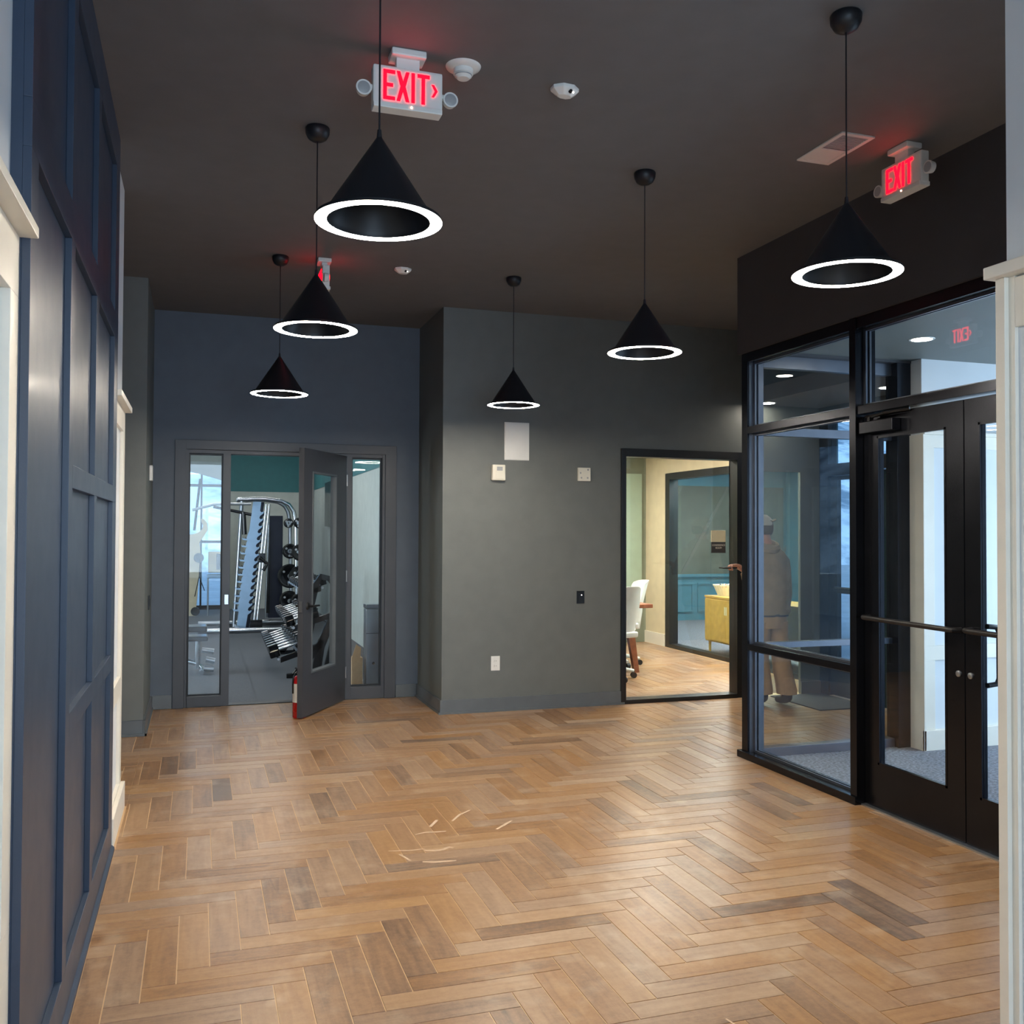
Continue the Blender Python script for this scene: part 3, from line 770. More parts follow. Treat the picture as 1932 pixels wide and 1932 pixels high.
# ------------------------------------------------------------------ pendants
def pendant():
    t = thing('pendant_lamp', '', 'lamp')
    # origin at the ceiling
    cn = MB().lathe([(0.0, -0.066), (0.022, -0.064), (0.042, -0.052), (0.054, -0.030), (0.056, -0.006), (0.052, 0.0)], n=28)
    obj('canopy', cn, 'lamp_black', t, smooth=True)
    obj('cord', MB().cyl((0, 0, -0.066), (0, 0, -0.668), 0.0028, n=8), 'lamp_black', t)
    obj('grommet', MB().cyl((0, 0, -0.660), (0, 0, -0.690), 0.006, 0.009, n=12), 'lamp_black', t)
    sh = MB().lathe([(0.006, -0.680), (0.163, -0.922), (0.187, -0.926), (0.191, -0.937), (0.189, -0.937), (0.189, -0.930), (0.1535, -0.930), (0.1535, -0.937), (0.151, -0.937), (0.150, -0.920), (0.004, -0.700)], n=64, close=True)
    obj('shade', sh, 'lamp_black', t, smooth=True)
    pr = [(0.154, -0.931), (0.1885, -0.931), (0.1885, -0.9368), (0.154, -0.9368)]
    obj('light_ring', MB().lathe(pr, n=64, close=True), 'ring_light', t, smooth=True)
    return t
p0 = pendant()
PL = [((0.50, 2.815), 'nearest ring pendant, largest, hanging in front of the left exit sign'),
      ((0.50, 4.43), 'ring pendant second from the camera in the left row, before the edge-on exit sign'),
      ((0.505, 6.60), 'farthest ring pendant of the left row, nearest the gym entrance'),
      ((2.17, 6.60), 'smallest ring pendant, hanging in front of the white wall panel'),
      ((2.17, 4.44), 'ring pendant in the middle of the right row, in front of the grey wall'),
      ((2.185, 2.845), 'nearest ring pendant of the right row, beside the ceiling vent')]
for i, ((x, y), lab) in enumerate(PL):
    o = p0 if i == 0 else dup(p0)
    o.location = (x, y, CZ); o['label'] = lab; o['group'] = 'black cone ring pendants in two rows'

# ------------------------------------------------------------------ exit signs
def exit_sign(loc, rotz, label, arrows=True, faces='AB'):
    """local frame: face A looks to -y and reads EXIT> ; centre of the ceiling mount at origin"""
    t = thing('exit_sign', label, 'sign', loc, rotz, None)
    W, H, T = 0.137, 0.154, 0.024
    zt = -0.066
    obj('canopy', B(-0.068, 0.068, -0.045, 0.045, -0.028, 0), 'plastic_white', t, bev=0.006)
    obj('neck', B(-0.045, 0.045, -0.018, 0.018, zt-0.004, -0.028), 'plastic_white', t)
    obj('housing', B(-W, W, -T, T, zt-H, zt), 'plastic_white', t, bev=0.008)
    obj('base_tray', B(-W+0.002, W-0.002, -T-0.006, T+0.006, zt-H-0.012, zt-H+0.010), 'plastic_white', t, bev=0.004)
    lt, lb = zt-0.018, zt-H+0.020
    def letters(face):
        s = -1 if face == 'A' else 1
        y0, y1 = sorted((s*(T+0.0002), s*(T+0.0035)))
        mx = 1 if face == 'A' else -1
        def P(pts, nm='letter', m='exit_red'):
            pp = [(mx*p[0]+(0.0 if mx > 0 else -0.014), p[1]) for p in pts]
            obj(nm, MB().prism(pp, 'y', y0, y1), m, t)
        h = lt-lb; sw = 0.0135
        x = -0.098
        P([(x, lb), (x+0.046, lb), (x+0.046, lb+sw), (x+sw, lb+sw), (x+sw, lb+h/2-sw/2), (x+0.038, lb+h/2-sw/2), (x+0.038, lb+h/2+sw/2), (x+sw, lb+h/2+sw/2), (x+sw, lt-sw), (x+0.046, lt-sw), (x+0.046, lt), (x, lt)])
        x = -0.046; ww = 0.050; c = x+ww/2; m_ = (lt+lb)/2
        P([(x, lb), (x+sw, lb), (c, m_-0.020), (x+ww-sw, lb), (x+ww, lb), (c+0.010, m_), (x+ww, lt), (x+ww-sw, lt), (c, m_+0.020), (x+sw, lt), (x, lt), (c-0.010, m_)])
        x = 0.012
        P([(x, lb), (x+sw, lb), (x+sw, lt), (x, lt)])
        x = 0.036
        P([(x+0.016, lb), (x+0.016+sw, lb), (x+0.016+sw, lt-sw), (x+0.048, lt-sw), (x+0.048, lt), (x, lt), (x, lt-sw), (x+0.016, lt-sw)])
        if arrows:
            ax = 0.092
            if face == 'A':
                pts = [(ax, m_+0.024), (ax+0.010, m_+0.024), (ax+0.024, m_), (ax+0.010, m_-0.024), (ax, m_-0.024), (ax+0.013, m_)]
                obj('arrow', MB().prism(pts, 'y', y0, y1), 'exit_red', t)
            else:
                pts = [(ax, m_+0.024), (ax+0.010, m_+0.024), (ax+0.024, m_), (ax+0.010, m_-0.024), (ax, m_-0.024), (ax+0.013, m_)]
                # back face: arrow stands left of the E, same physical direction
                obj('arrow', MB().prism(pts, 'y', y0, y1), 'exit_red', t)
    for fc in faces: letters(fc)
    for sx in (-1, 1):
        hb = MB(); hb.tube([(sx*(W-0.004), 0, zt-H*0.55), (sx*(W+0.026), 0, zt-H*0.55)], 0.012, 12)
        hb.lathe([(0.012, 0.016), (0.026, 0.010), (0.030, -0.012), (0.030, -0.018), (0.0, -0.018)], (sx*(W+0.034), 0, zt-H*0.62), 24, 'y')
        lm = obj('lamp_head', hb, 'plastic_white', t, smooth=True)
        obj('lens', MB().lathe([(0.0, -0.021), (0.018, -0.020), (0.024, -0.018)], (sx*(W+0.034), 0, zt-H*0.62), 20, 'y'), 'grey_plastic', lm, smooth=True)
    obj('indicator', MB().lathe([(0.0, -0.006), (0.003, -0.005), (0.004, 0)], (0.012, -T-0.005, zt-H-0.001), 10, 'y'), 'led_amber', t)
    return t
exit_sign((0.752, 3.63, CZ), 0, 'lit red exit sign facing the camera behind the nearest pendant')
exit_sign((3.205, 3.74, CZ), -PI/2, 'lit red exit sign on the right, turned toward the left', arrows=False, faces='A')
exit_sign((0.795, 6.60, CZ), -PI/2, 'small exit sign seen edge-on above the left row of pendants')

# ceiling devices
sd = thing('smoke_detector', 'round white smoke detector on the dark ceiling right of the exit sign', 'smoke detector', (0.985, 3.655, CZ))
obj('base_ring', MB().lathe([(0.0, -0.014), (0.050, -0.014), (0.068, -0.006), (0.071, 0.0)], n=40), 'plastic_white', sd, smooth=True)
obj('chamber', MB().lathe([(0.0, -0.052), (0.024, -0.050), (0.034, -0.040), (0.034, -0.034), (0.040, -0.032), (0.040, -0.014)], n=32), 'plastic_white', sd, smooth=True)
obj('vent_slot', MB().lathe([(0.0355, -0.040), (0.0355, -0.036)], n=32), 'grey_plastic', sd)
def sensor(loc, rot, label):
    t = thing('motion_sensor', label, 'sensor', loc, rot, 'white ceiling motion sensors')
    m = MB(); a = [(0.058*math.cos(PI*k/4+0.3)*1.1, 0.052*math.sin(PI*k/4+0.3)) for k in range(8)]
    vs = [(x, y, 0) for x, y in a]+[(x*0.98, y*0.98, -0.014) for x, y in a]+[(x*0.5, y*0.42, -0.036) for x, y in a]
    fs = [tuple(range(7, -1, -1)), tuple(range(16, 24))]+[(i, (i+1) % 8, 8+(i+1) % 8, 8+i) for i in range(8)]+[(8+i, 8+(i+1) % 8, 16+(i+1) % 8, 16+i) for i in range(8)]
    m.add(vs, fs); obj('housing', m, 'plastic_white', t, bev=0.003)
    obj('lens', MB().lathe([(0.0, -0.012), (0.006, -0.010), (0.009, 0.0)], (0.008, -0.032, -0.024), 14, 'y'), 'dark_lens', t, smooth=True)
    obj('indicator', MB().box(0.022, 0.026, -0.034, -0.030, -0.028, -0.024), 'led_white', t)
    return t
sensor((1.437, 3.70, CZ), 0.15, 'white faceted motion sensor on the ceiling near the camera')
sensor((1.352, 6.63, CZ), 0.15, 'small white motion sensor on the ceiling farther back')
vt = thing('ceiling_vent', 'white square ceiling vent with one grey half beside the right pendant', 'vent', (2.90, 3.862, CZ))
obj('frame', rect_frame(MB(), -0.093, 0.093, -0.176, 0.176, 0.022, 0.0002, 0.008).xf(Matrix.Rotation(-PI/2, 4, 'X')), 'plastic_white', vt, bev=0.002)
obj('panel', B(-0.071, 0.071, 0.012, 0.154, -0.006, 0), 'plastic_white', vt, bev=0.002)
gr = obj('grille', B(-0.071, 0.071, -0.154, 0.0, -0.003, 0), 'grey_plastic', vt)
for i in range(9):
    obj('slat', B(-0.071, 0.071, -0.150+i*0.0165, -0.146+i*0.0165, -0.006, -0.002), 'grey_plastic', gr)

# vestibule downlights and hall downlights
def downlight(loc, label, r=0.062, vis=None):
    t = thing('downlight', label, 'light', loc)
    obj('trim_ring', MB().lathe([(r, -0.003), (r+0.014, -0.003), (r+0.016, 0.0), (r, 0.0)], n=32, close=True), 'plastic_white', t)
    obj('lens', MB().lathe([(0.0, -0.0045), (r, -0.0035)], n=32), 'downlight', t)
    return t
downlight((4.30, 4.87, VZ), 'round downlight in the vestibule ceiling above the double doors')
downlight((5.28, 6.37, VZ-0.04), 'small round downlight in the low ceiling before the street doors')
downlight((4.90, 7.50, VZ-0.04), 'round downlight near the back wall in the low ceiling')


# ------------------------------------------------------------------ back wall devices (all at YB, facing -y)
ap = thing('wall_panel', 'blank white rectangular panel high on the grey wall', 'panel', (2.547, YB, 2.265))
obj('frame', B(-0.110, 0.110, -0.006, 0, -0.160, 0.160), 'plastic_white', ap, bev=0.002)
obj('cover', B(-0.104, 0.104, -0.012, -0.006, -0.154, 0.154), 'plastic_white', ap, bev=0.002)
sb = thing('alarm_strobe', 'cream alarm box with a small window, below the white panel', 'alarm', (2.378, YB, 1.995))
obj('housing', B(-0.058, 0.058, -0.045, 0, -0.066, 0.066), 'plastic_cream', sb, bev=0.010, seg=3)
obj('cover', B(-0.028, 0.034, -0.052, -0.045, -0.052, 0.052), 'plastic_cream', sb, bev=0.002)
obj('strobe_lens', B(-0.022, 0.028, -0.058, -0.052, 0.015, 0.048), 'grey_plastic', sb, bev=0.003)
pp = thing('wall_keypad', 'square cream wall keypad high on the grey wall, right of the alarm box', 'keypad', (3.158, YB, 1.998))
obj('housing', B(-0.058, 0.058, -0.022, 0, -0.058, 0.058), 'plastic_cream', pp, bev=0.004)
for (x, z) in ((-0.036, 0.012), (-0.028, -0.030), (0.030, -0.030), (0.034, 0.040)):
    obj('button', MB().lathe([(0, -0.004), (0.006, -0.003), (0.008, 0)], (x, -0.022, z), 12, 'y'), 'grey_plastic', pp)
ls = thing('light_switch', 'black light switch on the grey wall left of the conference window', 'switch', (3.131, YB, 0.939))
obj('plate', B(-0.036, 0.036, -0.007, 0, -0.054, 0.054), 'switch_black', ls, bev=0.003)
obj('rocker', B(-0.017, 0.017, -0.012, -0.006, -0.034, 0.034), 'switch_black', ls, bev=0.002)
obj('indicator', B(0.004, 0.010, -0.0135, -0.0115, 0.014, 0.022), 'led_white', ls)
ot = thing('power_outlet', 'white duplex power outlet low on the grey wall', 'outlet', (2.366, YB, 0.399))
obj('plate', B(-0.039, 0.039, -0.006, 0, -0.061, 0.061), 'plastic_white', ot, bev=0.003)
for z in (-0.021, 0.021):
    so = obj('socket', MB().lathe([(0.0, -0.009), (0.016, -0.009), (0.017, -0.006)], (0, 0, z), 18, 'y'), 'plastic_white', ot)
    for x in (-0.006, 0.006): obj('slot', B(x-0.001, x+0.001, -0.0098, -0.0088, z-0.004, z+0.005), 'dark_lens', so)
# devices on the left return wall (face +x)
k = thing('thermostat', 'white wall device seen edge-on on the left return wall', 'thermostat', (-0.375, 8.05, 1.95))
obj('housing', B(0, 0.022, -0.06, 0.06, -0.06, 0.06), 'plastic_white', k, bev=0.003)
k = thing('light_switch', 'dark light switch seen edge-on on the left return wall', 'switch', (-0.375, 8.05, 0.93))
obj('plate', B(0, 0.010, -0.036, 0.036, -0.055, 0.055), 'switch_black', k, bev=0.002)
obj('rocker', B(0.010, 0.014, -0.015, 0.015, -0.03, 0.03), 'switch_black', k)

# ------------------------------------------------------------------ fire extinguisher
fe = thing('fire_extinguisher', 'red fire extinguisher on the floor behind the open grey door', 'fire extinguisher', (0.782, 7.86, 0))
obj('cylinder', MB().lathe([(0.0, 0.0), (0.050, 0.0), (0.055, 0.008), (0.055, 0.285), (0.050, 0.312), (0.034, 0.332), (0.018, 0.340), (0.0, 0.341)], n=32), 'red_paint', fe, smooth=True)
lbm = MB(); n = 14
vs = []
for k in range(n):
    a = math.radians(160+k*130/(n-1)); vs += [(0.0556*math.cos(a), 0.0556*math.sin(a), 0.125), (0.0556*math.cos(a), 0.0556*math.sin(a), 0.275)]
lbm.add(vs, [(2*i, 2*i+2, 2*i+3, 2*i+1) for i in range(n-1)])
obj('paper_label', lbm, 'label_white', fe, label='white instruction label')
obj('valve', MB().cyl((0, 0, 0.335), (0, 0, 0.375), 0.014).cyl((-0.03, 0, 0.358), (0.0, 0, 0.358), 0.007), 'steel', fe, smooth=True)
obj('lever', MB().prism([(-0.040, 0.392), (0.012, 0.374), (0.016, 0.383), (-0.036, 0.403)], 'y', -0.009, 0.009).prism([(-0.042, 0.354), (0.01, 0.362), (0.01, 0.370), (-0.042, 0.362)], 'y', -0.009, 0.009), 'black_satin', fe)
obj('hose', MB().tube([(0.01, -0.01, 0.362), (-0.03, -0.05, 0.372), (-0.055, -0.06, 0.34), (-0.058, -0.055, 0.27), (-0.056, -0.04, 0.20)], 0.007, 10), 'rubber_black', fe, smooth=True)
obj('gauge', MB().lathe([(0.012, 0), (0.012, -0.012), (0, -0.012)], (0, -0.012, 0.358), 14, 'y'), 'chrome', fe)

# ------------------------------------------------------------------ gym shell
gb_ = struct('wall_back', MB().box(0.46, 2.15, 19.0, 19.15, 0, 2.25).box(-4.0, -2.6, 19.0, 19.15, 0, 3.1), 'gym_wall', label='pale rear wall of the gym under a teal band')
obj('colour_band', B(0.46, 2.03, 18.985, 19.15, 2.25, 3.1), 'teal_wall', gb_, label='teal upper band')
gr_ = struct('wall_right', B(2.03, 2.15, 8.67, 19.0, 0, 2.26), 'gym_wall', label='pale right wall of the gym with a teal upper band')
obj('colour_band', B(2.018, 2.15, 8.67, 19.0, 2.26, 3.1), 'teal_wall', gr_)
# arched lintel wall over the gym window
ar = MB(); pts = [(-2.6, 3.1), (-2.6, 2.3)]
for k in range(13):
    x = -2.6+3.06*k/12; pts.append((x, 2.32+0.40*math.sin(PI*(k+1.5)/15)))
pts += [(0.46, 3.1)]
ar.prism(pts, 'y', 19.0, 19.15)
struct('wall_back', ar, 'gym_wall', label='wall over the arched gym window')
w7 = sroot('window_7', 'arched gym window with a view of a snowy hillside')
fr = MB(); fr.box(-2.6, 0.46, 19.03, 19.1, 2.33, 2.38); fr.box(-2.6, 0.46, 19.03, 19.1, 1.26, 1.31); fr.box(-2.6, 0.46, 19.03, 19.1, 0.0, 0.08)
for x in (-2.6, -1.6, -0.8, 0.02, 0.43): fr.box(x, x+0.035, 19.03, 19.1, 0, 2.75 if x < 0.4 else 2.4)
obj('frame', fr, 'black_frame', w7)
obj('pane', B(-2.6, 0.46, 19.06, 19.066, 0.0, 2.72), 'clear_glass', w7)
struct('wall_left', MB().box(-4.0, -3.9, 8.67, 9.0, 0, 3.1).box(-4.0, -3.9, 12.0, 19.0, 0, 3.1).box(-4.0, -3.9, 9.0, 12.0, 2.9, 3.1), 'gym_wall')
struct('wall_front', B(-4.0, -0.5, 8.55, 8.67, 0, 3.1), 'gym_wall')
struct('floor', B(-1.3, 0.50, 8.68, 18.9, 0.0, 0.003), 'gym_strip_floor' if 'gym_strip_floor' in MATS else 'rubber_floor', label='smoother floor strip leading to the gym window')
# gym ceiling lights: the nearest is in view, the others are added out of sight
for i, (x, y) in enumerate([(0.05, 10.8), (0.9, 12.6), (0.2, 15.4), (1.2, 17.0)]):
    t = thing('linear_light', ['nearest linear gym light above the left sidelight view', 'second linear gym light, added out of sight over the dumbbell rack', 'third linear gym light, added out of sight before the rear wall', 'farthest linear gym light, added out of sight'][i], 'light', (x, y, 3.1))
    obj('housing', B(-0.45, 0.45, -0.05, 0.05, -0.05, 0), 'plastic_white', t)
    obj('diffuser', B(-0.43, 0.43, -0.04, 0.04, -0.062, -0.05), 'gym_light', t)

# television
tv = thing('television', 'black wall television seen through the open door glass', 'television', (2.0, 15.5, 1.93))
obj('screen', B(-0.035, 0.0, -0.42, 0.42, -0.36, 0.36), 'dark_lens', tv, bev=0.004)
obj('bracket', B(0.0, 0.028, -0.1, 0.1, -0.1, 0.1), 'black_satin', tv)

# ------------------------------------------------------------------ smith machine
sm = thing('smith_machine', 'tall silver rack machine with hooked blue-white uprights in the gym', 'exercise machine', (0.0, 0.0, 0.0))
def upright(y, dx=0.0):
    L_ = []; R_ = []
    zt, zb = 1.94, 0.02
    def xl(z): return 0.775-(1.94-z)*0.118
    def xr(z): return 0.895-(1.94-z)*0.112
    pts = [(xl(zb), zb)]
    z = 0.28
    while z < 1.42:
        x = xl(z)
        pts += [(x, z), (x-0.075, z+0.008), (x-0.095, z+0.055), (x-0.068, z+0.030), (x-0.018, z+0.030), (x-0.008, z+0.085)]
        z += 0.107
    pts += [(xl(1.5), 1.5), (xl(1.94), zt), (xr(1.94), zt)]
    z = 1.80
    while z > 0.30:
        x = xr(z)
        pts += [(x, z), (x+0.02, z-0.02), (x+0.058, z-0.005), (x+0.05, z-0.035), (x+0.0, z-0.075)]
        z -= 0.107
    pts += [(xr(zb), zb)]
    return MB().prism([(p[0]+dx, p[1]) for p in pts], 'y', y, y+0.012)
obj('hook_plate', upright(14.98), 'steel_blue', sm)
obj('hook_plate', upright(15.12, 0.055), 'navy_panel', sm)
obj('upright', MB().tube([(0.62, 15.2, 1.96), (0.52, 15.2, 0.03)], 0.028, 12), 'steel', sm, smooth=True)
obj('top_rail', MB().tube([(0.55, 15.0, 1.975), (0.95, 15.0, 1.985), (1.20, 15.0, 1.955), (1.31, 15.0, 1.90), (1.38, 15.0, 1.80), (1.415, 15.0, 1.62), (1.45, 15.0, 0.05)], 0.030, 14), 'chrome', sm, smooth=True)
obj('top_rail', MB().tube([(0.55, 15.5, 1.975), (0.95, 15.5, 1.985), (1.18, 15.5, 1.955), (1.28, 15.5, 1.90), (1.34, 15.5, 1.80), (1.37, 15.5, 1.62), (1.41, 15.5, 0.05)], 0.030, 14), 'steel', sm, smooth=True)
obj('guide_rod', MB().tube([(0.965, 14.92, 1.90), (0.80, 14.88, 0.14)], 0.016, 12), 'chrome', sm, smooth=True)
obj('guide_rod', MB().tube([(1.01, 14.92, 1.90), (0.845, 14.88, 0.14)], 0.016, 12), 'chrome', sm, smooth=True)
obj('guide_rod', MB().tube([(1.04, 15.35, 1.90), (0.99, 15.35, 0.14)], 0.013, 12), 'chrome', sm, smooth=True)
obj('carriage', MB().box(0.86, 0.96, 14.84, 14.96, 1.02, 1.16).tube([(0.86, 14.80, 1.10), (0.98, 14.80, 1.0), (0.92, 14.80, 0.90)], 0.030, 10), 'rubber_black', sm, bev=0.008)
obj('weight_stack_cover', B(1.05, 1.27, 15.6, 15.95, 0.12, 1.74), 'navy_panel', sm, bev=0.01)
obj('weight_stack', B(1.02, 1.07, 15.55, 15.62, 0.2, 1.55), 'rubber_black', sm, bev=0.01)
obj('pull_up_bar', MB().tube([(-0.1, 14.9, 1.80), (0.20, 14.9, 1.89), (0.42, 14.9, 1.90), (0.55, 14.9, 1.90), (0.74, 14.9, 1.905)], 0.022, 10), 'steel', sm, smooth=True)
obj('brace', MB().tube([(0.2, 15.1, 1.86), (0.78, 15.1, 1.74)], 0.024, 10).tube([(0.64, 15.1, 1.78), (0.66, 15.1, 1.44)], 0.035, 10), 'rubber_black', sm, smooth=True)
for (y, z, m_) in ((14.5, 0.045, 'chrome'), (15.65, 0.05, 'steel')):
    obj('base_rail', MB().tube([(0.0, y, z), (1.62, y, z)], 0.036, 12), m_, sm, smooth=True)
obj('base_rail', MB().tube([(0.55, 14.5, 0.045), (0.55, 15.65, 0.045)], 0.034, 12), 'steel', sm, smooth=True)
obj('base_rail', MB().tube([(1.45, 14.5, 0.045), (1.45, 15.65, 0.045)], 0.034, 12), 'steel', sm, smooth=True)
obj('foot_block', MB().box(0.74, 0.92, 14.84, 14.98, 0.01, 0.16), 'rubber_black', sm, bev=0.01)
obj('platform', B(0.3, 1.6, 14.6, 15.6, 0.0, 0.012), 'rubber_black', sm)
for z in (1.62, 1.18, 0.80, 0.40): obj('plate_peg', MB().cyl((1.43, 14.80, z), (1.43, 15.3, z), 0.020), 'chrome', sm, smooth=True)
def plate(x, y, z, r, th, lab):
    t = thing('weight_plate', lab, 'weight plate', (x, y, z), 0, 'weight plates on the rack pegs')
    obj('disc', MB().lathe([(0.026, 0), (0.05, 0.0), (0.055, 0.008), (r-0.03, 0.008), (r-0.02, 0), (r, 0.004), (r, th-0.004), (r-0.02, th), (0.026, th)], n=36, axis='y', close=True), 'rubber_black', t, smooth=True)
    for k in range(3):
        a = 2*PI*k/3+0.4
        obj('grip_hole', MB().lathe([(0.0, -0.002), (0.018, -0.001)], (0.6*r*math.cos(a), 0, 0.6*r*math.sin(a)), 12, 'y'), 'grey_plastic', t)
    obj('hub', MB().lathe([(0.022, -0.006), (0.034, -0.006), (0.034, 0.004), (0.022, 0.004)], n=20, axis='y', close=True), 'steel', t)
PLS = [(1.445, 14.82, 1.62, 0.082, 'small black weight plate on the top peg, nearest'), (1.335, 15.33, 1.62, 0.075, 'small black weight plate on the top peg, behind'),
       (1.465, 14.82, 1.17, 0.128, 'medium weight plate on the second peg, nearest'), (1.36, 15.33, 1.18, 0.118, 'medium weight plate on the second peg, behind'),
       (1.47, 14.82, 0.80, 0.17, 'large black weight plate on the third peg, nearest'), (1.36, 15.33, 0.79, 0.19, 'large black weight plate on the third peg, behind'),
       (1.47, 14.82, 0.40, 0.15, 'black weight plate on the lowest peg, nearest'), (1.36, 15.33, 0.40, 0.16, 'black weight plate on the lowest peg, behind')]
for (x, y, z, r, lb) in PLS: plate(x, y, z, r, 0.045, lb)

# ------------------------------------------------------------------ dumbbell rack with three tiers
rk = thing('dumbbell_rack', 'black three tier dumbbell rack along the right side of the gym', 'rack', (0, 0, 0))
TI = [(0.875, 0.235, 0.22), (1.01, 0.545, 0.20), (1.13, 0.895, 0.17)]      # x centre, z of the tray, half width
RY0, RY1 = 9.92, 12.0
for (x, z, hw) in TI:
    tr = MB(); tilt = 0.16
    for s in (-1, 1):
        tr.tube([(x+s*hw*0.45, RY0-0.02, z+s*hw*0.45*tilt*2), (x+s*hw*0.45, RY1, z+s*hw*0.45*tilt*2)], 0.014, 8)
    obj('tray_rail', tr, 'steel', rk, smooth=True)
def rframe(y):
    m = MB()
    m.prism([(1.16, 0.86), (1.20, 1.0), (1.27, 0.985), (1.36, 0.86), (1.26, 0.56), (1.17, 0.36), (1.10, 0.02), (1.20, 0.02), (1.24, 0.30), (1.36, 0.60), (1.42, 0.86), (1.31, 1.03), (1.19, 1.06), (1.08, 0.90)], 'y', y, y+0.05)
    m.prism([(1.34, 0.55), (1.40, 0.55), (1.30, 0.03), (1.22, 0.03)], 'y', y, y+0.05)
    m.prism([(1.20, 0.40), (1.25, 0.36), (1.0, 0.02), (0.90, 0.02)], 'y', y, y+0.05)
    m.prism([(0.80, 0.16), (1.22, 0.30), (1.22, 0.36), (0.80, 0.22)], 'y', y, y+0.05)
    m.prism([(0.92, 0.48), (1.30, 0.60), (1.30, 0.66), (0.92, 0.53)], 'y', y, y+0.05)
    m.prism([(1.04, 0.83), (1.20, 0.88), (1.20, 0.94), (1.04, 0.88)], 'y', y, y+0.05)
    m.box(0.86, 1.40, y, y+0.06, 0.0, 0.045)
    return m
for y in (9.95, 11.9): obj('end_frame', rframe(y), 'rubber_black', rk, bev=0.004)
obj('back_brace', MB().tube([(1.30, 9.95, 0.55), (1.30, 11.95, 0.55)], 0.025, 10), 'rubber_black', rk)
def dumbbell(r, L_):
    t = thing('dumbbell', '', 'dumbbell')
    for s in (-1, 1):
        pr = []
        x0, x1 = s*L_*0.5, s*L_*0.24
        a = [(r*math.cos(k*PI/3), r*math.sin(k*PI/3)) for k in range(6)]
        hx = MB().prism(a, 'x', min(x0, x1), max(x0, x1))
        h = obj('head', hx, 'rubber_black', t, bev=r*0.16)
    obj('handle', MB().tube([(-L_*0.25, 0, 0), (-L_*0.12, 0, 0), (0, 0, 0), (L_*0.12, 0, 0), (L_*0.25, 0, 0)], [0.013, 0.015, 0.018, 0.015, 0.013], 12), 'chrome', t, smooth=True)
    return t
tiern = ['lowest', 'middle', 'top']
ordn = ['first', 'second', 'third', 'fourth', 'fifth', 'sixth', 'seventh', 'eighth', 'ninth']
for ti, (x, z, hw) in enumerate(TI):
    nn = 8; y = RY0+0.09
    base = None
    for i in range(nn):
        r = [0.078, 0.066, 0.050][ti]*(1-0.035*i); L_ = [0.40, 0.34, 0.25][ti]*(1-0.025*i)
        if base is None: t = base = dumbbell(r, L_)
        else: t = dup(base); sc = (1-0.035*i); t.scale = (1-0.025*i, sc, sc)
        if i: y += 0.235
        t.location = (x, y, z+0.014+[0.078, 0.066, 0.050][ti]*(1-0.035*i)*0.93)
        t.rotation_euler = (0, -0.30, 0)
        t['label'] = 'hex dumbbell on the %s tier, %s from the doorway' % (tiern[ti], ordn[i])
        t['group'] = 'hex dumbbells on the %s tier' % tiern[ti]

# ------------------------------------------------------------------ bench, bin, box, left machine
bn = thing('weight_bench', 'chrome framed weight bench with flat dark pads behind the left sidelight', 'bench', (-0.06, 10.6, 0))
obj('seat_pad', B(-0.35, 0.15, -0.14, 0.14, 0.44, 0.50), 'rubber_black', bn, bev=0.015)
obj('back_pad', B(-0.42, 0.16, -0.14, 0.14, 0.345, 0.395), 'rubber_black', bn, bev=0.015)
obj('post', MB().tube([(0.06, 0, 0.35), (0.06, 0, 0.05)], 0.03, 12), 'chrome', bn, smooth=True)
obj('base_rail', MB().tube([(-0.35, 0, 0.22), (0.05, 0, 0.10), (0.12, 0, 0.035)], 0.026, 12).tube([(0.10, -0.2, 0.03), (0.10, 0.2, 0.03)], 0.026, 12), 'chrome', bn, smooth=True)
obj('roller', MB().cyl((0.10, -0.16, 0.26), (0.22, -0.16, 0.24), 0.028).cyl((0.14, -0.16, 0.16), (0.23, -0.16, 0.14), 0.03).cyl((0.12, -0.16, 0.07), (0.22, -0.16, 0.06), 0.032), 'steel', bn, smooth=True)

bin_ = thing('waste_bin', 'tall steel waste bin behind the right sidelight', 'bin', (1.632, 9.38, 0))
obj('body', MB().box(-0.075, 0.075, -0.075, 0.075, 0.0, 0.74), 'steel', bin_, bev=0.012)
obj('lid', B(-0.078, 0.078, -0.078, 0.078, 0.745, 0.785), 'chrome', bin_, bev=0.006)
obj('door_line', B(-0.074, 0.074, -0.0765, -0.075, 0.50, 0.504), 'dark_lens', bin_)
obj('knob', MB().lathe([(0, -0.012), (0.012, -0.010), (0.014, 0)], (0.0, -0.075, 0.21), 14, 'y'), 'dark_lens', bin_)
bx_ = thing('cardboard_box', 'tan cardboard box with a slanted flap beside the steel bin', 'box', (1.475, 9.36, 0))
obj('body', B(-0.055, 0.05, -0.06, 0.09, 0.0, 0.27), 'cardboard', bx_)
obj('flap', MB().prism([(-0.055, 0.27), (-0.012, 0.40), (0.035, 0.365), (0.028, 0.27)], 'y', -0.058, -0.052), 'cardboard', bx_)

